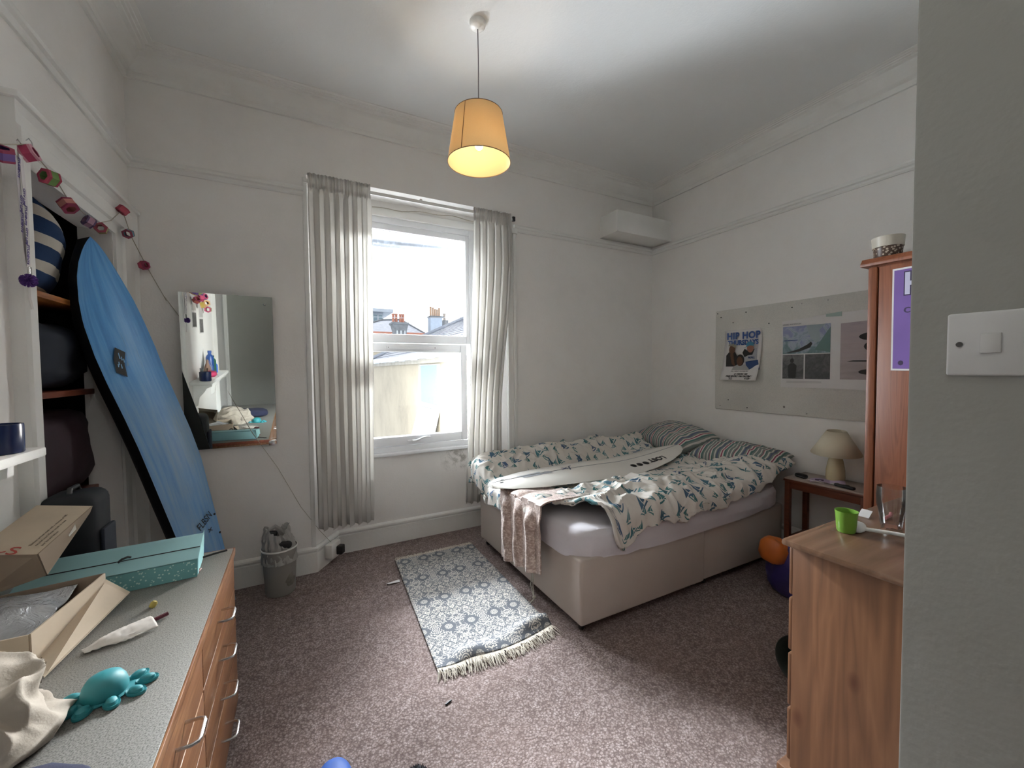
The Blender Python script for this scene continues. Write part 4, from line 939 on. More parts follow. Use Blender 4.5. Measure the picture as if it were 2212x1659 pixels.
MB().prism([(.055, .265), (-.045, .258), (-.045, .292), (.055, .285)], -.0115, -.0098, 0).build('masking_tape', plain('pale_green_tape', '#97a8a1', .7), mg)

# ------------------------------------------------------------ bedside table and lamp
bt = empty('bedside_table', (3.40, 1.48, 0)); tag(bt, 'small reddish wood bedside table with a scuffed pale top', 'table')
bx = lambda n_, a, b_, mt, bev=.003: bbox_(n_, a, b_, mt, bt, bev)
bx('table_top', (3.245, 1.225, .652), (3.535, 1.735, .668), M['ntop'], .004)
bx('apron', (3.255, 1.235, .585), (3.275, 1.725, .652), M['nwood']); bx('apron', (3.51, 1.235, .585), (3.53, 1.725, .652), M['nwood'])
bx('apron', (3.255, 1.705, .585), (3.53, 1.725, .652), M['nwood']); bx('apron', (3.255, 1.235, .585), (3.53, 1.255, .652), M['nwood'])
bx('rim', (3.240, 1.22, .640), (3.54, 1.74, .655), M['nwood'])
for x in (3.25, 3.50):
    for y in (1.23, 1.70): bx('leg', (x, y, 0), (x+.035, y+.035, .652), M['nwood'])
bx('lower_shelf', (3.26, 1.245, .20), (3.53, 1.72, .218), M['nwood'])
TZ = .668
lp = empty('table_lamp', (3.44, 1.49, TZ)); tag(lp, 'unlit cream table lamp with a coolie shade on the bedside table', 'lamp')
M['ceramic'] = plain('cream_ceramic', '#c9bc99', .25, .04)
MB().lathe([(.045, 0), (.055, .004), (.058, .03), (.056, .08), (.048, .13), (.038, .175), (.032, .195), (.012, .20), (.010, .235)], 28).build('base', M['ceramic'], lp, smooth=True)
MB().grid(49, 2, lambda u, v: ((.150-.093*v)*math.cos(2*PI*u), (.150-.093*v)*math.sin(2*PI*u), .205+.165*v)).build('shade', plain('cream_shade_card', '#d6cdb6', .8, .03, 8), lp, smooth=True, solid=.0015, rot=(math.radians(2), math.radians(-4), 0))
MB().lathe([(.014, .20), (.014, .245)], 12).build('bulb_holder', M['white_pl'], lp, smooth=True)
cs = empty('glasses_case', (3.32, 1.655, TZ), math.radians(70)); tag(cs, 'short black case at the back corner of the bedside table', 'case')
MB().box((-.042, -.022, 0), (.042, .022, .030)).build('case_body', M['black'], cs, bevel=.012, seg=4); MB().box((-.043, -.023, .0145), (.043, .023, .0160)).build('seam', M['ink_grey'], cs)
lc = empty('leaflet', (3.35, 1.50, TZ), math.radians(25)); tag(lc, 'lilac folded leaflet lying by the table lamp base', 'leaflet')
lil = plain('lilac_paper', '#bba9c4', .7, .04)
MB().grid(8, 6, lambda u, v: (-.06+.08*v, .10-.2*u, .001+.012*abs(math.sin(u*5))+.006*v)).build('sheet', lil, lc, smooth=False, solid=.001)
MB().grid(6, 2, lambda u, v: (-.045+.03*v, .07-.05*u, .0135+.004*v)).build('dark_print', plain('violet_print', '#4b3357', .7), lc)
MB().tube([(-.075, .12, .02), (-.07, .06, .012), (-.065, .02, .004)], .002, 6).build('white_stick', M['white_pl'], lc)
rc = empty('pocket_knife', (3.285, 1.37, TZ), math.radians(82)); tag(rc, 'black folded pocket tool near the front edge of the bedside table', 'tool')
MB().box((-.065, -.014, .001), (.06, .014, .021)).build('handle_scale', M['black'], rc, bevel=.008, seg=3); MB().box((.03, -.004, .004), (.082, .006, .014)).build('blade', M['chrome'], rc, bevel=.003)
ph = tag(box('key_fob', (3.325, 1.36, TZ), (3.345, 1.44, TZ+.012), M['black'], bevel=.005), 'thin black fob lying behind the folded tool', 'fob')

# ------------------------------------------------------------ wardrobe
wd = empty('wardrobe', (3.26, .72, 0)); tag(wd, 'tall orange pine wardrobe against the right wall', 'wardrobe')
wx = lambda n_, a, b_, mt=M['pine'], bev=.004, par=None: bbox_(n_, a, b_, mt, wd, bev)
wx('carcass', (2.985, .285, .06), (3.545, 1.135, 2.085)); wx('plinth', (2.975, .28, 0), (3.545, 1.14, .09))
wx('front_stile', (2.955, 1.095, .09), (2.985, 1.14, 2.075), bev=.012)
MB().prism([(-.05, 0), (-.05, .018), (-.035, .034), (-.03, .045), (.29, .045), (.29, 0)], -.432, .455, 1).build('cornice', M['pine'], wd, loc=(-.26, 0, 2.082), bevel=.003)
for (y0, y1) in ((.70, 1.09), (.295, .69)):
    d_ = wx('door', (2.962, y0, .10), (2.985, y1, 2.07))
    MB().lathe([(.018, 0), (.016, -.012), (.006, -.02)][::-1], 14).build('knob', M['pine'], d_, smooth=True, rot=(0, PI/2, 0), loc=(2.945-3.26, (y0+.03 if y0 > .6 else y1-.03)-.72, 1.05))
po = empty('purple_poster', (2.955, .855, 1.76)); tag(po, 'purple poster with white border taped on the wardrobe door', 'poster')
MB().prism([(.17, -.285), (-.15, -.29), (-.15, .285), (.172, .28)], 0, .001, 0).build('sheet', paper, po)
MB().prism([(.162, -.275), (-.142, -.28), (-.142, .275), (.164, .270)], -.0012, -.0004, 0).build('purple_field', plain('purple_print', '#6c4f93', .6), po)
pd_ = plain('dark_purple_ink', '#2b1c40', .6)
text_mesh('HIP', .165, pd_, 'headline', po, F_wall(.02, .185, -.0018), bold=.010, sx=.85); text_mesh('HIP', .165, plain('pale_lilac_print', '#b9b7cc', .6), 'headline', po, F_wall(.02, .185, -.0028), bold=.004, sx=.85)
text_mesh('THURS', .052, pd_, 'headline', po, F_wall(-.04, .095, -.0018), bold=.002)
text_mesh('CLASSIC', .042, pd_, 'small_print', po, F_wall(.03, .045, -.0018), bold=.001, space=1.2)
text_mesh('BLUE', .038, pd_, 'small_print', po, F_wall(.05, -.245, -.0018), bold=.001, shear=.2); MB().prism(ye(.128, -.243, .012, .014, 8), -.0018, -.0014, 0).build('small_print', pd_, po)
WZ = 2.127
def planter_mat():
    b = NB('speckled_planter_glaze'); v = b.n('TexVoronoi'); v.inputs['Scale'].default_value = 70; b.l(b.coords(), v.inputs['Vector']); s_ = b.n('SeparateXYZ'); b.l(b.coords(), s_.inputs[0])
    low = b.math('LESS_THAN', s_.outputs['Z'], .062)
    c = b.mix(b.math('GREATER_THAN', v.outputs['Distance'], .38), lin('#b7aa98'), lin('#4b382d')); b.base(b.mix(low, lin('#bdb6a8'), c)); b.p.inputs['Roughness'].default_value = .4; return b.m
pt = MB().lathe([(.001, .001), (.058, .001), (.063, .01), (.066, .06), (.070, .062), (.074, .120), (.070, .121), (.064, .062), (.06, .02), (.001, .018)], 32, cap=False).build('planter', planter_mat(), smooth=True, loc=(3.055, 1.085, WZ)); tag(pt, 'cream pot with brown mottled lower half on top of the wardrobe', 'pot')
gj = tag(blob('ornament', (3.10, .90, WZ+.055), (.13, .12, .11), plain('pale_lilac_ceramic', '#a59ba0', .5), 3, .9, .004, n=30), 'pale rounded ornament on the wardrobe beside the mottled pot', 'ornament')

# ------------------------------------------------------------ chest of drawers
ch = empty('chest_of_drawers', (2.0, .56, 0)); tag(ch, 'pine chest of drawers with a worn dark top behind the entrance wall', 'chest of drawers')
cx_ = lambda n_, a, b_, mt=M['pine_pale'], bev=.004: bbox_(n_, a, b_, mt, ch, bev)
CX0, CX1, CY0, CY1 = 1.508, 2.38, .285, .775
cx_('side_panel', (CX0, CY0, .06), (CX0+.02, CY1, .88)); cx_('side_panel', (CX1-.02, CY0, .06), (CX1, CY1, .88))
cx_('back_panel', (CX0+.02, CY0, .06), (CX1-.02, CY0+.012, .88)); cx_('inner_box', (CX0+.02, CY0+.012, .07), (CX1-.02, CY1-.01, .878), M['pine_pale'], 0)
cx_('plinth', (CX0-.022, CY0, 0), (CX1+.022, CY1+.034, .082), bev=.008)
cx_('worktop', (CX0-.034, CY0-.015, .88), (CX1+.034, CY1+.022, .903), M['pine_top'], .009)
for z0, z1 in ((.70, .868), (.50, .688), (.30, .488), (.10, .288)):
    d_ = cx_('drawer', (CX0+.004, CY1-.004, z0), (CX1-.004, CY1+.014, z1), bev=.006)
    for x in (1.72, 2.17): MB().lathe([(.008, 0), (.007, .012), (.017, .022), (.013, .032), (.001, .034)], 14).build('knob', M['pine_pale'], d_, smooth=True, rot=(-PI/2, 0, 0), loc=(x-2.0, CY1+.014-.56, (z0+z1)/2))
CZ = .903
gc = NB('green_plastic'); gc.base(lin('#7aa640')); gc.p.inputs['Roughness'].default_value = .3; gc.p.inputs['Transmission Weight'].default_value = .25
gcu = MB().lathe([(.001, .001), (.025, .001), (.028, .006), (.033, .070), (.0345, .078), (.032, .077), (.0265, .008), (.001, .006)], 28, cap=False).build('plastic_cup', gc.m, smooth=True, loc=(1.735, .715, CZ)); tag(gcu, 'small bright green plastic cup on the chest of drawers', 'cup')
M['tumbler'] = thin_glass('tumbler_glass', (.94, .95, .95, 1), .05)
gl = MB().lathe([(.001, .004), (.030, .004), (.032, .012), (.036, .05), (.043, .085), (.045, .12), (.043, .152), (.041, .152), (.042, .12), (.040, .085), (.032, .05), (.028, .018), (.001, .016)], 28, cap=False).build('tumbler', M['tumbler'], smooth=True, loc=(1.925, .655, CZ)); tag(gl, 'clear glass tumbler standing on the chest of drawers', 'glass')
wb_ = empty('wrapped_brush', (1.80, .64, CZ)); tag(wb_, 'white plastic stick with a tissue-wrapped end beside the green cup', 'brush')
MB().tube([(-.02, .055, .012), (.03, -.02, .010), (.07, -.10, .008)], .0065, 10).build('stick', M['white_pl'], wb_, smooth=True)
blob('tissue_wrap', (-.025, .062, .016), (.05, .05, .034), plain('white_tissue_wrap', '#d5d2cf', .9), 5, .8, .08, wb_, n=24)
cdp = tag(MB().prism([(0, 0), (.05, -.004), (.055, .03), (.004, .034)], 0, .002, 2).build('paper_card', paper, loc=(1.96, .735, CZ+.001), rot=(.0, -.35, .2)), 'white scrap of card leaning behind the tumbler', 'card')
razor = tag(MB().tube([(0, 0, .006), (.05, .0, .008), (.07, .006, .012)], .006, 8).build('pink_razor', plain('pink_plastic', '#b56a72', .4), smooth=True, loc=(2.00, .70, CZ)), 'pink handled stick lying behind the tumbler', 'razor')

# ------------------------------------------------------------ light switch
lsw = empty('light_switch', (XP, .179, 1.529)); tag(lsw, 'white single light switch plate on the right foreground wall', 'switch')
MB().box((-.006, -.043, -.043), (-.0002, .043, .043)).build('plate', plain('pale_grey_plate', '#c2c3c3', .35, .02), lsw, bevel=.004, seg=3)
MB().box((-.0095, -.0085, -.013), (-.003, .0105, .0135)).build('rocker', plain('pale_grey_rocker', '#bfc0bf', .35, .02), lsw, bevel=.001, rot=(0, math.radians(2), 0))
for y in (-.0301, .0301): MB().lathe([(.0036, 0), (.0034, .0012)], 14).build('screw', plain('aged_screw', '#4b4a48', .4, metal=.6), lsw, rot=(0, -PI/2, 0), loc=(-.0062, y, 0))

# ------------------------------------------------------------ rug
def rug_mat():
    b = NB('block_printed_cotton'); co = b.coords('UV'); s_ = b.n('SeparateXYZ'); b.l(co, s_.inputs[0])
    sh = b.math('MULTIPLY', b.math('FLOOR', b.math('ADD', b.math('MULTIPLY', s_.outputs['Y'], 3.3), .5)), .25)
    x = b.math('PINGPONG', b.math('ADD', b.math('MULTIPLY', s_.outputs['X'], 3.6), sh), .5); y = b.math('PINGPONG', b.math('SUBTRACT', b.math('MULTIPLY', s_.outputs['Y'], 3.3), .5), .5)
    cb = b.n('CombineXYZ'); b.l(x, cb.inputs[0]); b.l(y, cb.inputs[1]); P = cb.outputs[0]
    n1 = b.noise(P, 5.0, 2, .5, 2.6); n2 = b.noise(P, 9, 2, .5, 2.0)
    l1 = b.math('ABSOLUTE', b.math('SUBTRACT', b.math('FRACT', b.math('MULTIPLY', n1, 6.5)), .5))
    c1 = b.math('GREATER_THAN', l1, .26)
    l2 = b.math('GREATER_THAN', n2, .55)
    # medallions
    def ring(cx, cy, rx, ry):
        dx = b.math('DIVIDE', b.math('SUBTRACT', x, cx), rx); dy = b.math('DIVIDE', b.math('SUBTRACT', y, cy), ry)
        return b.math('SQRT', b.math('ADD', b.math('MULTIPLY', dx, dx), b.math('MULTIPLY', dy, dy)))
    r = ring(.24, .5, .17, .16)
    wob = b.math('ADD', r, b.math('MULTIPLY', b.noise(P, 40, 1), .6))
    dark = b.math('MULTIPLY', b.math('LESS_THAN', wob, 1.2), b.math('GREATER_THAN', r, .48))
    inner = b.math('MULTIPLY', b.math('LESS_THAN', r, .48), b.math('LESS_THAN', b.noise(P, 60, 1), .56))
    dark = b.math('MAXIMUM', dark, b.math('MULTIPLY', b.math('LESS_THAN', r, .48), b.math('GREATER_THAN', b.noise(P, 70, 1), .52)))
    f = b.math('MAXIMUM', c1, l2)
    f = b.math('MULTIPLY', f, b.math('GREATER_THAN', r, .48)); f = b.math('MAXIMUM', f, dark)
    r2 = ring(.5, .5, .08, .09); st_ = b.math('MULTIPLY', b.math('LESS_THAN', r2, 1), b.math('GREATER_THAN', b.math('FRACT', b.math('MULTIPLY', r2, 2.6)), .5))
    f = b.math('MULTIPLY', f, b.math('GREATER_THAN', r2, 1)); f = b.math('MAXIMUM', f, st_)
    c = b.mix(f, lin('#c8c3b9'), lin('#555b64')); c = b.mix(b.math('MULTIPLY', b.noise(b.coords('UV'), 150, 2), .25), c, lin('#a9a7a4'))
    b.base(c); b.p.inputs['Roughness'].default_value = .95; b.p.inputs['Specular IOR Level'].default_value = .1; b.bump(b.noise(b.coords('UV'), 260, 2), .6, .003)
    return b.m
RA, RB, RC, RD = Vector((.632, 3.185, 0)), Vector((1.275, 3.18, 0)), Vector((1.262, 1.93, 0)), Vector((.572, 1.915, 0))
def rug_pt(u, v):   # u left->right, v far->near
    p = (RA*(1-u)+RB*u)*(1-v)+(RD*(1-u)+RC*u)*v
    p = p+Vector((0, -.04*math.sin(PI*u)*v**3+.05*u*0, 0))
    z = .012+.004*nz(p.x*6, p.y*6)+.032*math.exp(-((v-.955-.01*math.sin(u*6))/.035)**2)*sm(u, .05, .3)*(1+.5*math.sin(u*9)) + .01*math.exp(-((u-.8)/.05)**2)*math.exp(-((v-.12)/.15)**2)
    return Vector((p.x, p.y, z))
ru = empty('rug', (.93, 2.55, 0)); tag(ru, 'fringed cotton rug with grey and cream block print beside the bed', 'rug')
ro = Vector((.93, 2.55, 0))
MB().grid(60, 120, lambda u, v: rug_pt(u, v)-ro, uvfn=lambda u, v: (u*.65, (1-v)*1.27)).build('woven_field', rug_mat(), ru, smooth=True, solid=.006)
rr = random.Random(5)
for near in (0, 1):
    mb = MB(); n_ = 300 if near else 200
    for i in range(n_):
        u = (i+rr.random()*.8)/n_; p0 = rug_pt(u, near)-ro; dy = -1 if near else 1; L_ = (.075 if near else .045)*(.6+.6*rr.random())
        sw = rr.uniform(-.03, .03); p1 = Vector((p0.x+sw*.4, p0.y+dy*L_*.5, max(.012, p0.z*.6)+rr.random()*.012)); p2 = Vector((p0.x+sw, p0.y+dy*L_, .004+rr.random()*.006))
        mb.tube([p0, p1, p2], [.0028, .0022, .0008], 4)
    tag(mb.build('fringe', plain('cream_fringe_%d' % near, '#c9c1b4', .9), ru), kind='stuff')
MB().add([Vector(p)-ro for p in ((.60, 2.90, .004), (.60, 2.865, .004), (.52, 2.862, .010), (.505, 2.875, .014), (.515, 2.885, .006))], [(0, 1, 2, 3, 4)]).build('care_label', paper, ru, solid=.001)

# ------------------------------------------------------------ waste bin
wbn = empty('waste_bin', (-.145, 3.135, 0)); tag(wbn, 'frosted plastic waste bin with a stuffed carrier bag by the window wall', 'bin')
fb = NB('frosted_plastic'); tb_ = fb.n('BsdfTransparent'); tb_.inputs[0].default_value = (.82, .82, .80, 1); fb.base(lin('#c2c0ba')); fb.p.inputs['Roughness'].default_value = .35
mx_ = fb.n('MixShader'); mx_.inputs[0].default_value = .5; fb.l(tb_.outputs[0], mx_.inputs[1]); fb.l(fb.p.outputs[0], mx_.inputs[2]); fb.l(mx_.outputs[0], fb.o.inputs[0])
MB().lathe([(.001, .004), (.086, .004), (.090, .01), (.104, .30), (.109, .31), (.106, .312), (.087, .012), (.001, .010)], 36, cap=False).build('bin_wall', fb.m, wbn, smooth=True)
MB().lathe([(.106, .306), (.111, .308), (.111, .316), (.106, .317)], 36, cap=False).build('rim', M['white_pl'], wbn, smooth=True)
blob('rubbish', (0, 0, .115), (.15, .15, .20), plain('grey_rubbish', '#77736c', .8, .3, 20), 3, .8, .06, wbn)
bgm = translucent('thin_carrier_plastic', '#b4b3b0', .3, .4, .6, 40)
def bagp(u, v):
    a = 2*PI*u; r = .098*(1-.55*v**1.6)+.022*ridge(math.cos(a)*2+v*2, math.sin(a)*2, v*2)*v+.012*ridge(math.cos(a)*5, math.sin(a)*5, v*3)
    return (r*math.cos(a)-.012*v, r*math.sin(a), .22+.20*v+.03*v*math.sin(a*2+1)+.02*v*ridge(math.cos(a)*3, math.sin(a)*3))
MB().grid(72, 26, bagp).build('carrier_bag', bgm, wbn, smooth=True)
MB().tube([(-.03, 0, .37), (-.05, -.01, .44), (-.02, -.02, .46), (.01, -.01, .43), (.03, .0, .38)], [.010, .014, .016, .012, .008], 7).build('bag_handle', bgm, wbn, smooth=True)
blob('dark_wrapper', (-.04, -.02, .415), (.06, .05, .04), M['ink'], 4, .8, .1, wbn, n=20); blob('dark_wrapper', (.03, -.06, .34), (.08, .04, .05), M['ink'], 7, .8, .1, wbn, n=20)

# ------------------------------------------------------------ socket on the recess splay
ang = math.atan2(3.57-3.33, .25-.08)
so = empty('wall_socket', (.185, 3.42, .115), ang+0.0); tag(so, 'white surface socket with a black plug on the skirting left of the window', 'socket')
MB().box((-.062, -.050, -.052), (.062, .008, .052)).build('pattress', M['white_pl'], so, bevel=.004)
MB().box((-.005, -.095, -.045), (.050, -.050, .022)).build('plug', M['black'], so, bevel=.008, seg=3)

# ------------------------------------------------------------ string of paper lanterns
wire = [at(*p, 0, -.855) for p in ((-40, 335), (5, 318), (45, 318), (62, 322))]
drops = [(5, 332), (62, 331), (107, 384), (147, 444), (192, 479), (218, 493), (265, 454), (277, 505), (311, 573)]
pts = []
for p in ((-60, 300), (8, 312), (58, 312), (90, 350), (100, 362), (128, 400), (145, 428), (175, 455), (188, 466), (212, 482), (240, 476)): pts.append(at(*p, 0, -.85))
pts += [at(262, 455, 0, -.862), at(270, 470, 0, -.85), at(283, 510, 0, -.83), at(318, 578, 1, 3.322), at(360, 650, 1, 3.322)]
gs = empty('paper_lantern_garland', pts[1]); tag(gs, 'string of small coloured paper lanterns along the cupboard architrave', 'garland')
go = Vector(pts[1]); MB().tube([p-go for p in pts], .0022, 6).build('wire', M['rope'], gs, smooth=True)
LC = [('#6a4f8f', '#8f3352'), ('#a83a5c', '#c38a98'), ('#6f9150', '#a03a52'), ('#c08078', '#8f3450'), ('#a98398', '#574468'), ('#7c9a5c', '#a04a5a'), ('#a84452', '#9a3348'), ('#5a95a3', '#8c4658'), ('#b0405a', '#8f3352')]
def lantern_at(p, c1, c2, s, rx, rz, par, off):
    m1 = plain('lantern_paper', c1, .7, .08, 30); m2 = plain('lantern_trim', c2, .7, .05)
    for m_ in (m1, m2): m_.name = m_.name
    o = MB().lathe([(.88*s, -.62*s), (1.0*s, -.50*s), (1.0*s, .50*s), (.88*s, .62*s)], 6, cap=False).build('lantern', m1, par, loc=Vector(p)-off, rot=(rx, .5*rx, rz), solid=.001)
    MB().lathe([(.6*s, -.66*s), (1.03*s, -.64*s), (1.05*s, -.40*s), (1.0*s, -.40*s)], 6, cap=False).build('lantern_trim', m2, o); MB().lathe([(1.0*s, .40*s), (1.05*s, .40*s), (1.03*s, .64*s), (.6*s, .66*s)], 6, cap=False).build('lantern_trim', m2, o)
    return o
for i, (p, c) in enumerate(zip(drops, LC)):
    P_ = at(*p, 0, -.845) if i < 8 else at(*p, 1, 3.285)
    lantern_at(P_, c[0], c[1], (.030 if i < 4 else .026), .6+.5*(i % 3), i*1.3, gs, go)
for p in ((38, 305), (62, 303)): MB().tube([at(p[0]-6, p[1], 0, -.868)-go, at(p[0], p[1]-4, 0, -.855)-go, at(p[0]+6, p[1]+4, 0, -.85)-go, at(p[0]+8, p[1]+12, 0, -.855)-go], .0018, 5).build('hook', M['chrome'], gs)
# fallen wires running from the corner past the mirror to the socket
fw = [at(355, 640, 1, 3.322), at(396, 695, 1, 3.285), at(450, 778, 1, 3.27), at(487, 836, 1, 3.28), at(545, 935, 1, 3.29), at(600, 1010, 1, 3.322), at(650, 1095, 1, 3.322), at(690, 1145, 1, 3.33), at(722, 1178, 1, 3.44)]
tag(MB().tube(fw, .0016, 5).build('trailing_wire', M['rope'], smooth=True), 'thin trailing wire slanting down across the mirror to the socket', 'wire')
# lanyard with pompom
ly = empty('lanyard', at(45, 345, 0, -.85)); tag(ly, 'white printed lanyard with a purple pompom hanging on the cupboard jamb', 'lanyard')
l0 = Vector(ly.location)
def ribbon(name, px, wd_, x, mat):
    P = [at(*p, 0, x)-l0 for p in px]; mb = MB()
    vs = []
    for p in P: vs += [p+Vector((0, -wd_/2, 0)), p+Vector((0, wd_/2, 0))]
    mb.add(vs, [(2*i, 2*i+1, 2*i+3, 2*i+2) for i in range(len(P)-1)]); return mb.build(name, mat, ly, solid=.001)
rb1 = ribbon('strap', ((35, 335), (41, 400), (46, 460), (55, 540), (61, 575)), .022, -.852, plain('white_lanyard', '#c4c0c2', .7)); rb2 = ribbon('strap', ((45, 335), (52, 400), (58, 460), (61, 540), (62, 578)), .022, -.846, plain('white_lanyard_front', '#cdc9ca', .7))
for (px, s) in (((41, 362), 'STUDENTS'), ((52, 425), 'CITY LIFE'), ((56, 465), 'STUDENTS'), ((58, 510), 'CITY LIFE'), ((61, 550), 'STUDENTS'), ((46, 440), 'CITY LIFE'), ((48, 480), 'STUDENTS')):
    text_mesh(s, .0155, plain('violet_lanyard_ink', '#4a3a78', .6), 'lettering', ly, frame_of(at(*px, 0, -.842)-l0, (0, -.12, -1), (0, 1, -.12)), bold=.0006, sx=.95)
MB().box((-.004, -.008, -.018), (.004, .008, .018)).build('clasp', M['chrome'], ly, loc=at(64, 587, 0, -.845)-l0, bevel=.003)
pm = MB(); rr = random.Random(2)
for i in range(260):
    a = Vector((rr.gauss(0, 1), rr.gauss(0, 1), rr.gauss(0, 1))).normalized(); pm.tube([a*.008, a*.024], [.0022, .0012], 4)
tag(pm.build('pompom', plain('purple_fluff', '#5b3a86', .9), ly, loc=at(62, 606, 0, -.842)-l0), kind='stuff')
MB().tube([at(63, 618, 0, -.845)-l0, at(65, 645, 0, -.845)-l0, at(71, 668, 0, -.845)-l0], .005, 6).build('tassel', M['white_pl'], ly, smooth=True)

# ------------------------------------------------------------ mantel shelf on the left wall with its clutter
ms = empty('mantel_shelf', (-.83, 1.3, 1.25)); tag(ms, 'white painted shelf on brackets on the left wall over the desk', 'shelf')
bbox_('board', (XL+.002, .72, 1.232), (-.735, 1.875, 1.262), M['gloss'], ms, .006)
for y in (.85, 1.72):
    MB().prism([(XL+.002, 1.232), (-.75, 1.232), (-.752, 1.20), (-.79, 1.185), (-.81, 1.15), (-.85, 1.10), (-.865, 1.02), (XL+.002, 1.0)], y-.015, y+.015, 1).build('bracket', M['gloss'], ms, loc=rel((0, 0, 0), ms))
SZ = 1.262
def cup(name, loc, r, h, mat, label, cat, prof=None):
    o = MB().lathe(prof or [(.001, .001), (r*.85, .001), (r, h), (r*.94, h), (r*.8, .006), (.001, .005)], 30, cap=False).build(name, mat, smooth=True, loc=loc); return tag(o, label, cat)
cup('candle_pot', (-.79, 1.77, SZ), .046, .088, plain('dark_blue_glass', '#16264d', .25, .1), 'dark blue ribbed candle pot at the end of the mantel shelf', 'candle', [(.001, .001), (.045, .001), (.047, .004), (.047, .083), (.046, .088), (.042, .088), (.041, .05), (.001, .048)])
cup('red_pot', (-.82, 1.64, SZ), .034, .07, plain('red_plastic', '#b03a2c', .4), 'small red pot on the mantel shelf', 'pot')
cup('glass_jar', (-.84, 1.52, SZ), .035, .10, M['tumbler'], 'clear glass jar on the mantel shelf', 'jar')
tag(blob('pink_pouch', (-.80, 1.40, SZ+.03), (.09, .14, .06), plain('bright_pink_fabric', '#a82c55', .7), 4, .8, .05), 'bright pink pouch on the mantel shelf', 'pouch')
for nm, y, r, h, c, lab in (('blue_bottle', 1.25, .035, .26, '#1f3f78', 'tall blue bottle on the mantel shelf'), ('green_bottle', 1.10, .032, .20, '#224a38', 'dark green bottle on the mantel shelf'), ('spray_can', .98, .026, .12, '#3a62c0', 'short bright blue spray can on the mantel shelf')):
    o = MB().lathe([(.001, 0), (r, .001), (r, h*.72), (r*.8, h*.80), (r*.42, h*.86), (r*.40, h*.9), (r*.5, h*.9), (r*.5, h)], 22).build(nm, plain(nm+'_gloss', c, .3), smooth=True, loc=(-.83, y, SZ)); tag(o, lab, 'bottle')
tag(MB().lathe([(.001, 0), (.03, .001), (.04, .04), (.028, .09), (.012, .14), (.010, .17), (.001, .172)], 18).build('clay_vase', plain('brown_clay', '#6d5648', .7), smooth=True, loc=(-.84, 1.33, SZ)), 'slim brown clay vase on the mantel shelf', 'vase')
# photo prints on the left wall
for (y, z, lab) in ((1.50, 1.92, 'upper loose photo print taped on the left wall, seen in the mirror'), (1.18, 1.86, 'second photo print beside the first on the left wall, seen in the mirror')):
    ppn = empty('photo_print', (XL+.002, y, z)); tag(ppn, lab, 'photo', 'photo prints on the left wall')
    MB().box((0, -.10, -.16), (.002, .10, .16)).build('paper', paper, ppn)
    MB().box((.002, -.085, -.15), (.003, .085, -.01)).build('lower_picture', bw, ppn); MB().box((.002, -.085, .01), (.003, .085, .14)).build('upper_picture', photo_mat('grey_print_%d' % int(y*10), [(.2, lin('#8f8d8a')), (.6, lin('#b9b7b4'))], 8), ppn)
bg_ = empty('paper_lantern_cluster', (XL+.06, 1.75, 2.12)); tag(bg_, 'bunched paper lanterns hanging on the left wall beyond the view, seen in the mirror', 'garland')
rr = random.Random(9)
for i in range(9):
    y, z = 1.85-.09*i, 2.15-.05*(i % 3)-.012*i; lantern_at((XL+.06, y, z), ['#a99040', '#6a4f8f', '#a85a48', '#6f9150', '#a83a5c'][i % 5], ['#8f3352', '#b08a5a'][i % 2], .032, .4*i, i, bg_, Vector(bg_.location))

# ------------------------------------------------------------ things on the floor at right and at the bottom edge
bgc = empty('carrier_bag', (2.80, 1.50, 0)); tag(bgc, 'orange and purple plastic carrier bag on the floor behind the chest', 'bag')
purp = plain('purple_bag_plastic', '#37306a', .3, .2, 10); oran = plain('orange_bag_plastic', '#c0672c', .35, .1, 10)
blob('bag_body', (.06, -.03, .17), (.26, .28, .34), purp, 5, .8, .05, bgc); blob('bag_lip', (-.05, .03, .30), (.13, .16, .17), oran, 8, .8, .07, bgc, n=30)
tub = empty('plastic_tub', (2.06, 1.02, 0)); tag(tub, 'dark tub tipped on its side by the foot of the chest', 'tub')
MB().lathe([(.001, 0), (.075, 0), (.10, .16), (.108, .165), (.105, .17), (.096, .16), (.072, .01), (.001, .008)], 28, cap=False, mat=Matrix.Translation((.12, -.02, .105)) @ Matrix.Rotation(math.radians(-80), 4, 'Y')).build('tub_wall', plain('dark_green_grey_plastic', '#2b3533', .4), tub, smooth=True)
sh1 = empty('blue_cushion_shoe', (.075, 1.50, 0)); tag(sh1, 'blue rounded slipper toe at the bottom edge of the picture', 'slipper')
blob('upper', (0, 0, .035), (.13, .24, .075), plain('bright_blue_fabric', '#2f5cae', .6), 2, .9, .01, sh1, n=30); MB().tube([(.068*math.cos(2*PI*i/30), .122*math.sin(2*PI*i/30), .012) for i in range(30)], .007, 6, closed=True).build('sole_edge', plain('navy_rubber', '#131c3a', .5), sh1, smooth=True)
sh1.name = 'slipper'
sh2 = empty('fluffy_slipper', (.34, 1.33, 0)); tag(sh2, 'black fluffy slipper toe at the bottom edge right of the blue one', 'slipper')
blob('upper', (0, 0, .04), (.10, .22, .08), plain('black_fluff', '#15161c', .95), 3, .9, .01, sh2, n=30)
mb = MB(); rr = random.Random(3)
for i in range(900):
    a = Vector((rr.gauss(0, 1), rr.gauss(0, 1), abs(rr.gauss(0, 1)))).normalized(); p = Vector((a.x*.048, a.y*.108, .035+a.z*.04)); mb.tube([p, p+a*.012+Vector((rr.uniform(-.004, .004), rr.uniform(-.004, .004), 0))], [.0016, .0005], 3)
tag(mb.build('pile', plain('black_pile', '#15161c', .95), sh2), kind='stuff')
tag(MB().tube([(.545, 1.70, .004), (.575, 1.71, .005)], .004, 6).build('hair_grip', M['ink']), 'tiny dark scrap lying alone on the open carpet', 'scrap')

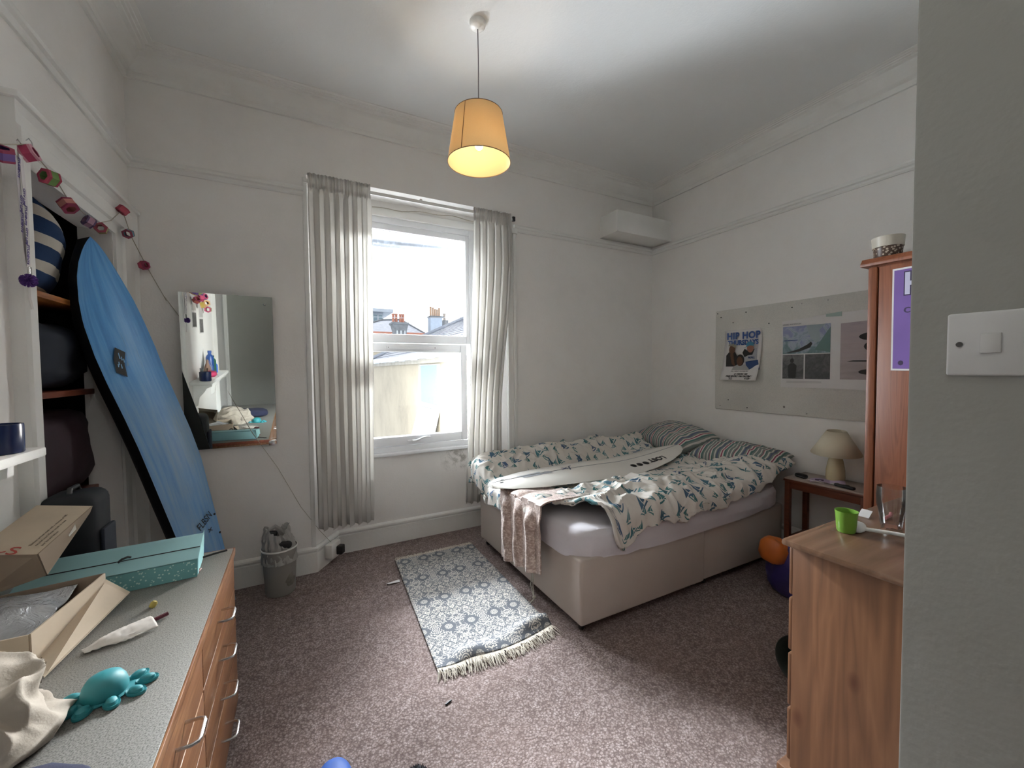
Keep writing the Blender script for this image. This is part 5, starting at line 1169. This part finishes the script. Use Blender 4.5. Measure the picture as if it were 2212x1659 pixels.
# ------------------------------------------------------------ outside
M['render_wall'] = wall_mat('weathered_cream_render', '#958c7a', '#635e54', .9)
def slate(name, c1, c2):
    b = NB(name); n1 = b.noise(b.coords(scale=(1, 3, 1)), 6, 4); b.base(b.ramp(n1, [(.35, lin(c1)), (.65, lin(c2))])); b.p.inputs['Roughness'].default_value = .6; return b.m
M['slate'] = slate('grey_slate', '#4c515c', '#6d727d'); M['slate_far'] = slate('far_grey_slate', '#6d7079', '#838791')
M['upvc'] = plain('outdoor_white_plastic', '#a9adb0', .4); M['frost'] = plain('frosted_pane', '#5d7078', .3, .1, 30); M['terra'] = plain('terracotta', '#8c5a48', .8, .1); M['stone'] = plain('grey_chimney_stone', '#5a5d60', .8, .2, 6)
pp = empty('waste_pipe', (1.0, 3.95, 2.7)); tag(pp, 'grey horizontal waste pipe crossing the top of the window view', 'pipe')
zinc = NB('weathered_grey_pipe'); zinc.base(zinc.ramp(zinc.noise(zinc.coords(scale=(3, 1, 1)), 30, 4), [(.4, lin('#181b20')), (.62, lin('#2c3138')), (.75, lin('#4a4f55'))])); zinc.p.inputs['Roughness'].default_value = .4
MB().tube([(-1.1, 0, -.015), (.36, 0, .035)], .055, 20).build('pipe_run', zinc.m, pp, smooth=True)
MB().tube([(.34, 0, .034), (.375, 0, .035)], .063, 20).build('collar', M['upvc'], pp, smooth=True); MB().tube([(.38, 0, .036), (.42, 0, .037)], .062, 20).build('collar', M['upvc'], pp, smooth=True)
MB().tube([(.40, 0, .037), (.47, 0, .03), (.50, 0, -.01), (.50, 0, -.03)], .052, 16).build('elbow', M['upvc'], pp, smooth=True)
# neighbouring wing, running away parallel to the view
nbg = empty('neighbour_wing', (2.0, 8, 0)); tag(nbg, 'cream rendered neighbouring wing with a slate roof beyond the window', 'building')
MB().box((.0, -2.7, -4), (3.2, 5.2, 1.64)).build('rendered_wall', M['render_wall'], nbg)
MB().box((-.06, -2.7, 1.62), (0, 5.2, 1.73)).build('fascia', plain('stained_fascia', '#8c877c', .8, .2, 4), nbg)
MB().prism([(-.16, 1.70), (-.06, 1.70), (-.06, 1.79), (-.15, 1.79), (-.17, 1.76)], -2.7, 5.2, 1).build('gutter', M['upvc'], nbg)
n_ = 0
for i in range(8):
    y = -2.6+i*1.0; MB().prism([(-.18, 1.685), (-.04, 1.685), (-.04, 1.80), (-.16, 1.80), (-.19, 1.76)], y, y+.05, 1).build('gutter_bracket', M['upvc'], nbg)
# slate roof: courses built one by one up the slope, slates cut by recessed joints
s0 = Vector((-.10, 0, 1.78)); sd = Vector((1, 0, .46)).normalized(); up_ = Vector((-.42, 0, 1)).normalized()
mb = MB(); rr = random.Random(8)
for r in range(17):
    for c in range(29):
        y = -2.7+c*.27+(.135 if r % 2 else 0); y1 = y+.262
        far = 4.9-.0*r
        if y1 > far-.35*r*.26*0: continue
        a = s0+sd*(r*.22); b_ = s0+sd*(r*.22+.24); l0_ = .012+rr.random()*.006
        P = [Vector((a.x, y, a.z))+up_*l0_, Vector((a.x, y1, a.z))+up_*(l0_+rr.random()*.004), Vector((b_.x, y1, b_.z))+up_*.0, Vector((b_.x, y, b_.z))]
        Q = [p-up_*.012 for p in P]; mb.add(P+Q, [(0, 3, 2, 1), (4, 5, 6, 7), (0, 1, 5, 4), (1, 2, 6, 5), (2, 3, 7, 6), (3, 0, 4, 7)])
tag(mb.build('slate_courses', M['slate'], nbg), kind='stuff')
MB().prism([(-.1, 1.76), (3.5, 3.42), (3.5, 1.7), (0, 1.7)], -2.7, 4.92, 1).build('roof_deck', M['slate'], nbg)
MB().tube([Vector((-.12, 4.95, 1.82)), Vector((3.55, 4.95, 3.50))], .06, 8).build('verge_tiles', plain('verge_mortar', '#5f646e', .8), nbg)
wn = []
def wbox(n_, a, b_, mt, par=nbg, bev=.0): return MB().box(a, b_).build(n_, mt, par, bevel=bev)
wf = wbox('window', (-.02, -1.72, .85), (.03, -.58, 1.60), M['upvc']); wbox('pane', (-.03, -1.64, .93), (-.015, -.67, 1.585), M['frost'], wf)
wf2 = MB().prism([(-.03, .84), (.0, .84), (-.20, .05), (-.25, .05)], -1.70, -.52, 1).build('open_sash', M['upvc'], nbg); MB().prism([(-.055, .76), (-.045, .76), (-.225, .12), (-.24, .12)], -1.58, -.64, 1).build('sash_pane', M['frost'], wf2)
wbox('reveal', (-.005, -.58, .2), (.02, -.40, 1.64), plain('grey_beige_reveal', '#8f8a7c', .8))  # flat grey-beige strip beside the wing's window
# distant roofs
hr = empty('hipped_roof_house', (5.4, 24, 0)); tag(hr, 'distant house with a pale slate hipped roof', 'building')
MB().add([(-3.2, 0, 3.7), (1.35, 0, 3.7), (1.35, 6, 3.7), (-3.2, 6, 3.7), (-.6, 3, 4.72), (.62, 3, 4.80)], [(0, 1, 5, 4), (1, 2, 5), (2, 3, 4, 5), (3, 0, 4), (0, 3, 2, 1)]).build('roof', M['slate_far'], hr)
for p in (((1.35, 0, 3.72), (.62, 3, 4.83)), ((-.6, 3, 4.76), (.62, 3, 4.84)), ((-3.2, 0, 3.72), (-.6, 3, 4.76))): MB().tube(p, .05, 6).build('ridge_tiles', M['stone'], hr)
MB().box((-3.1, .1, -2), (1.25, 5.9, 3.7)).build('house_wall', M['render_wall'], hr); MB().box((-3.3, -.06, 3.62), (1.4, .02, 3.72)).build('gutter', M['terra'], hr)
c1 = empty('stone_chimney', (4.83, 22, 3.3)); tag(c1, 'grey stone chimney stack with four red pots', 'chimney')
MB().box((-.33, -.3, -.4), (.30, .3, .62)).build('stack', M['stone'], c1); MB().box((-.48, -.4, .62), (.42, .4, .74)).build('corbel_cap', M['stone'], c1, bevel=.03); MB().prism([(-.42, .62), (-.33, .30), (.30, .30), (.38, .62)], -.36, .36, 1).build('corbel', M['stone'], c1)
for x in (-.30, -.14, .08, .22): MB().lathe([(.085, .74), (.07, .80), (.065, 1.14), (.08, 1.16), (.08, 1.2)], 12, c=(x-.03, 0, 0)).build('pot', M['terra'], c1, smooth=True)
for x in (-.2, .0, .2): MB().box((x-.03, -.33, -.3), (x+.03, -.30, .3)).build('pilaster', M['upvc'], c1)
c2 = empty('white_chimney', (8.0, 26, 4.2)); tag(c2, 'white rendered chimney stack with buff pots on the skyline', 'chimney')
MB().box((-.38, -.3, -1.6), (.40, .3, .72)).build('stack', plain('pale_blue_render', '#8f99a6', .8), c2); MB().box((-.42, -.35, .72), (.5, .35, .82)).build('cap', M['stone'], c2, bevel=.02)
for x, h in ((-.27, .62), (-.12, .56), (.02, .48), (.16, .46), (.3, .56)): MB().lathe([(.08, .82), (.065, .88), (.06, .82+h-.04), (.075, .82+h)], 10, c=(x, 0, 0)).build('pot', plain('buff_pot', '#8f7258', .8), c2, smooth=True)
c3 = empty('far_chimney', (9.0, 27, 4.2)); tag(c3, 'small far chimney just above the slate verge', 'chimney')
MB().box((-.2, -.2, -1), (.2, .2, .72)).build('stack', M['stone'], c3); MB().lathe([(.12, .72), (.09, .78), (.09, 1.12), (.12, 1.18)], 10).build('pot', plain('pale_pot', '#8b8178', .8), c3, smooth=True)
b2 = empty('far_office_building', (4.6, 30, 0)); tag(b2, 'far pale building with a flat overhanging roof and window strip', 'building')
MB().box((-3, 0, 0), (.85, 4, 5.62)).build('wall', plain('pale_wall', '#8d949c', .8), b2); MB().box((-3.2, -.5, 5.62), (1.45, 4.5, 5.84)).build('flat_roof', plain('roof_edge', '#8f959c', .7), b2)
for x in (-1.0, -.62, -.24, .14, .5): 
    q = MB().box((x, -.03, 4.95), (x+.30, .0, 5.50)).build('window', M['upvc'], b2); MB().box((x+.03, -.05, 4.98), (x+.27, -.02, 5.47)).build('pane', M['frost'], q)
tag(MB().tube([(2, 20, 4.03), (4.5, 20, 4.05), (8.5, 20, 4.28)], .012, 4).build('overhead_cable', M['ink_grey']), 'thin cable crossing in front of the distant roofs', 'cable')
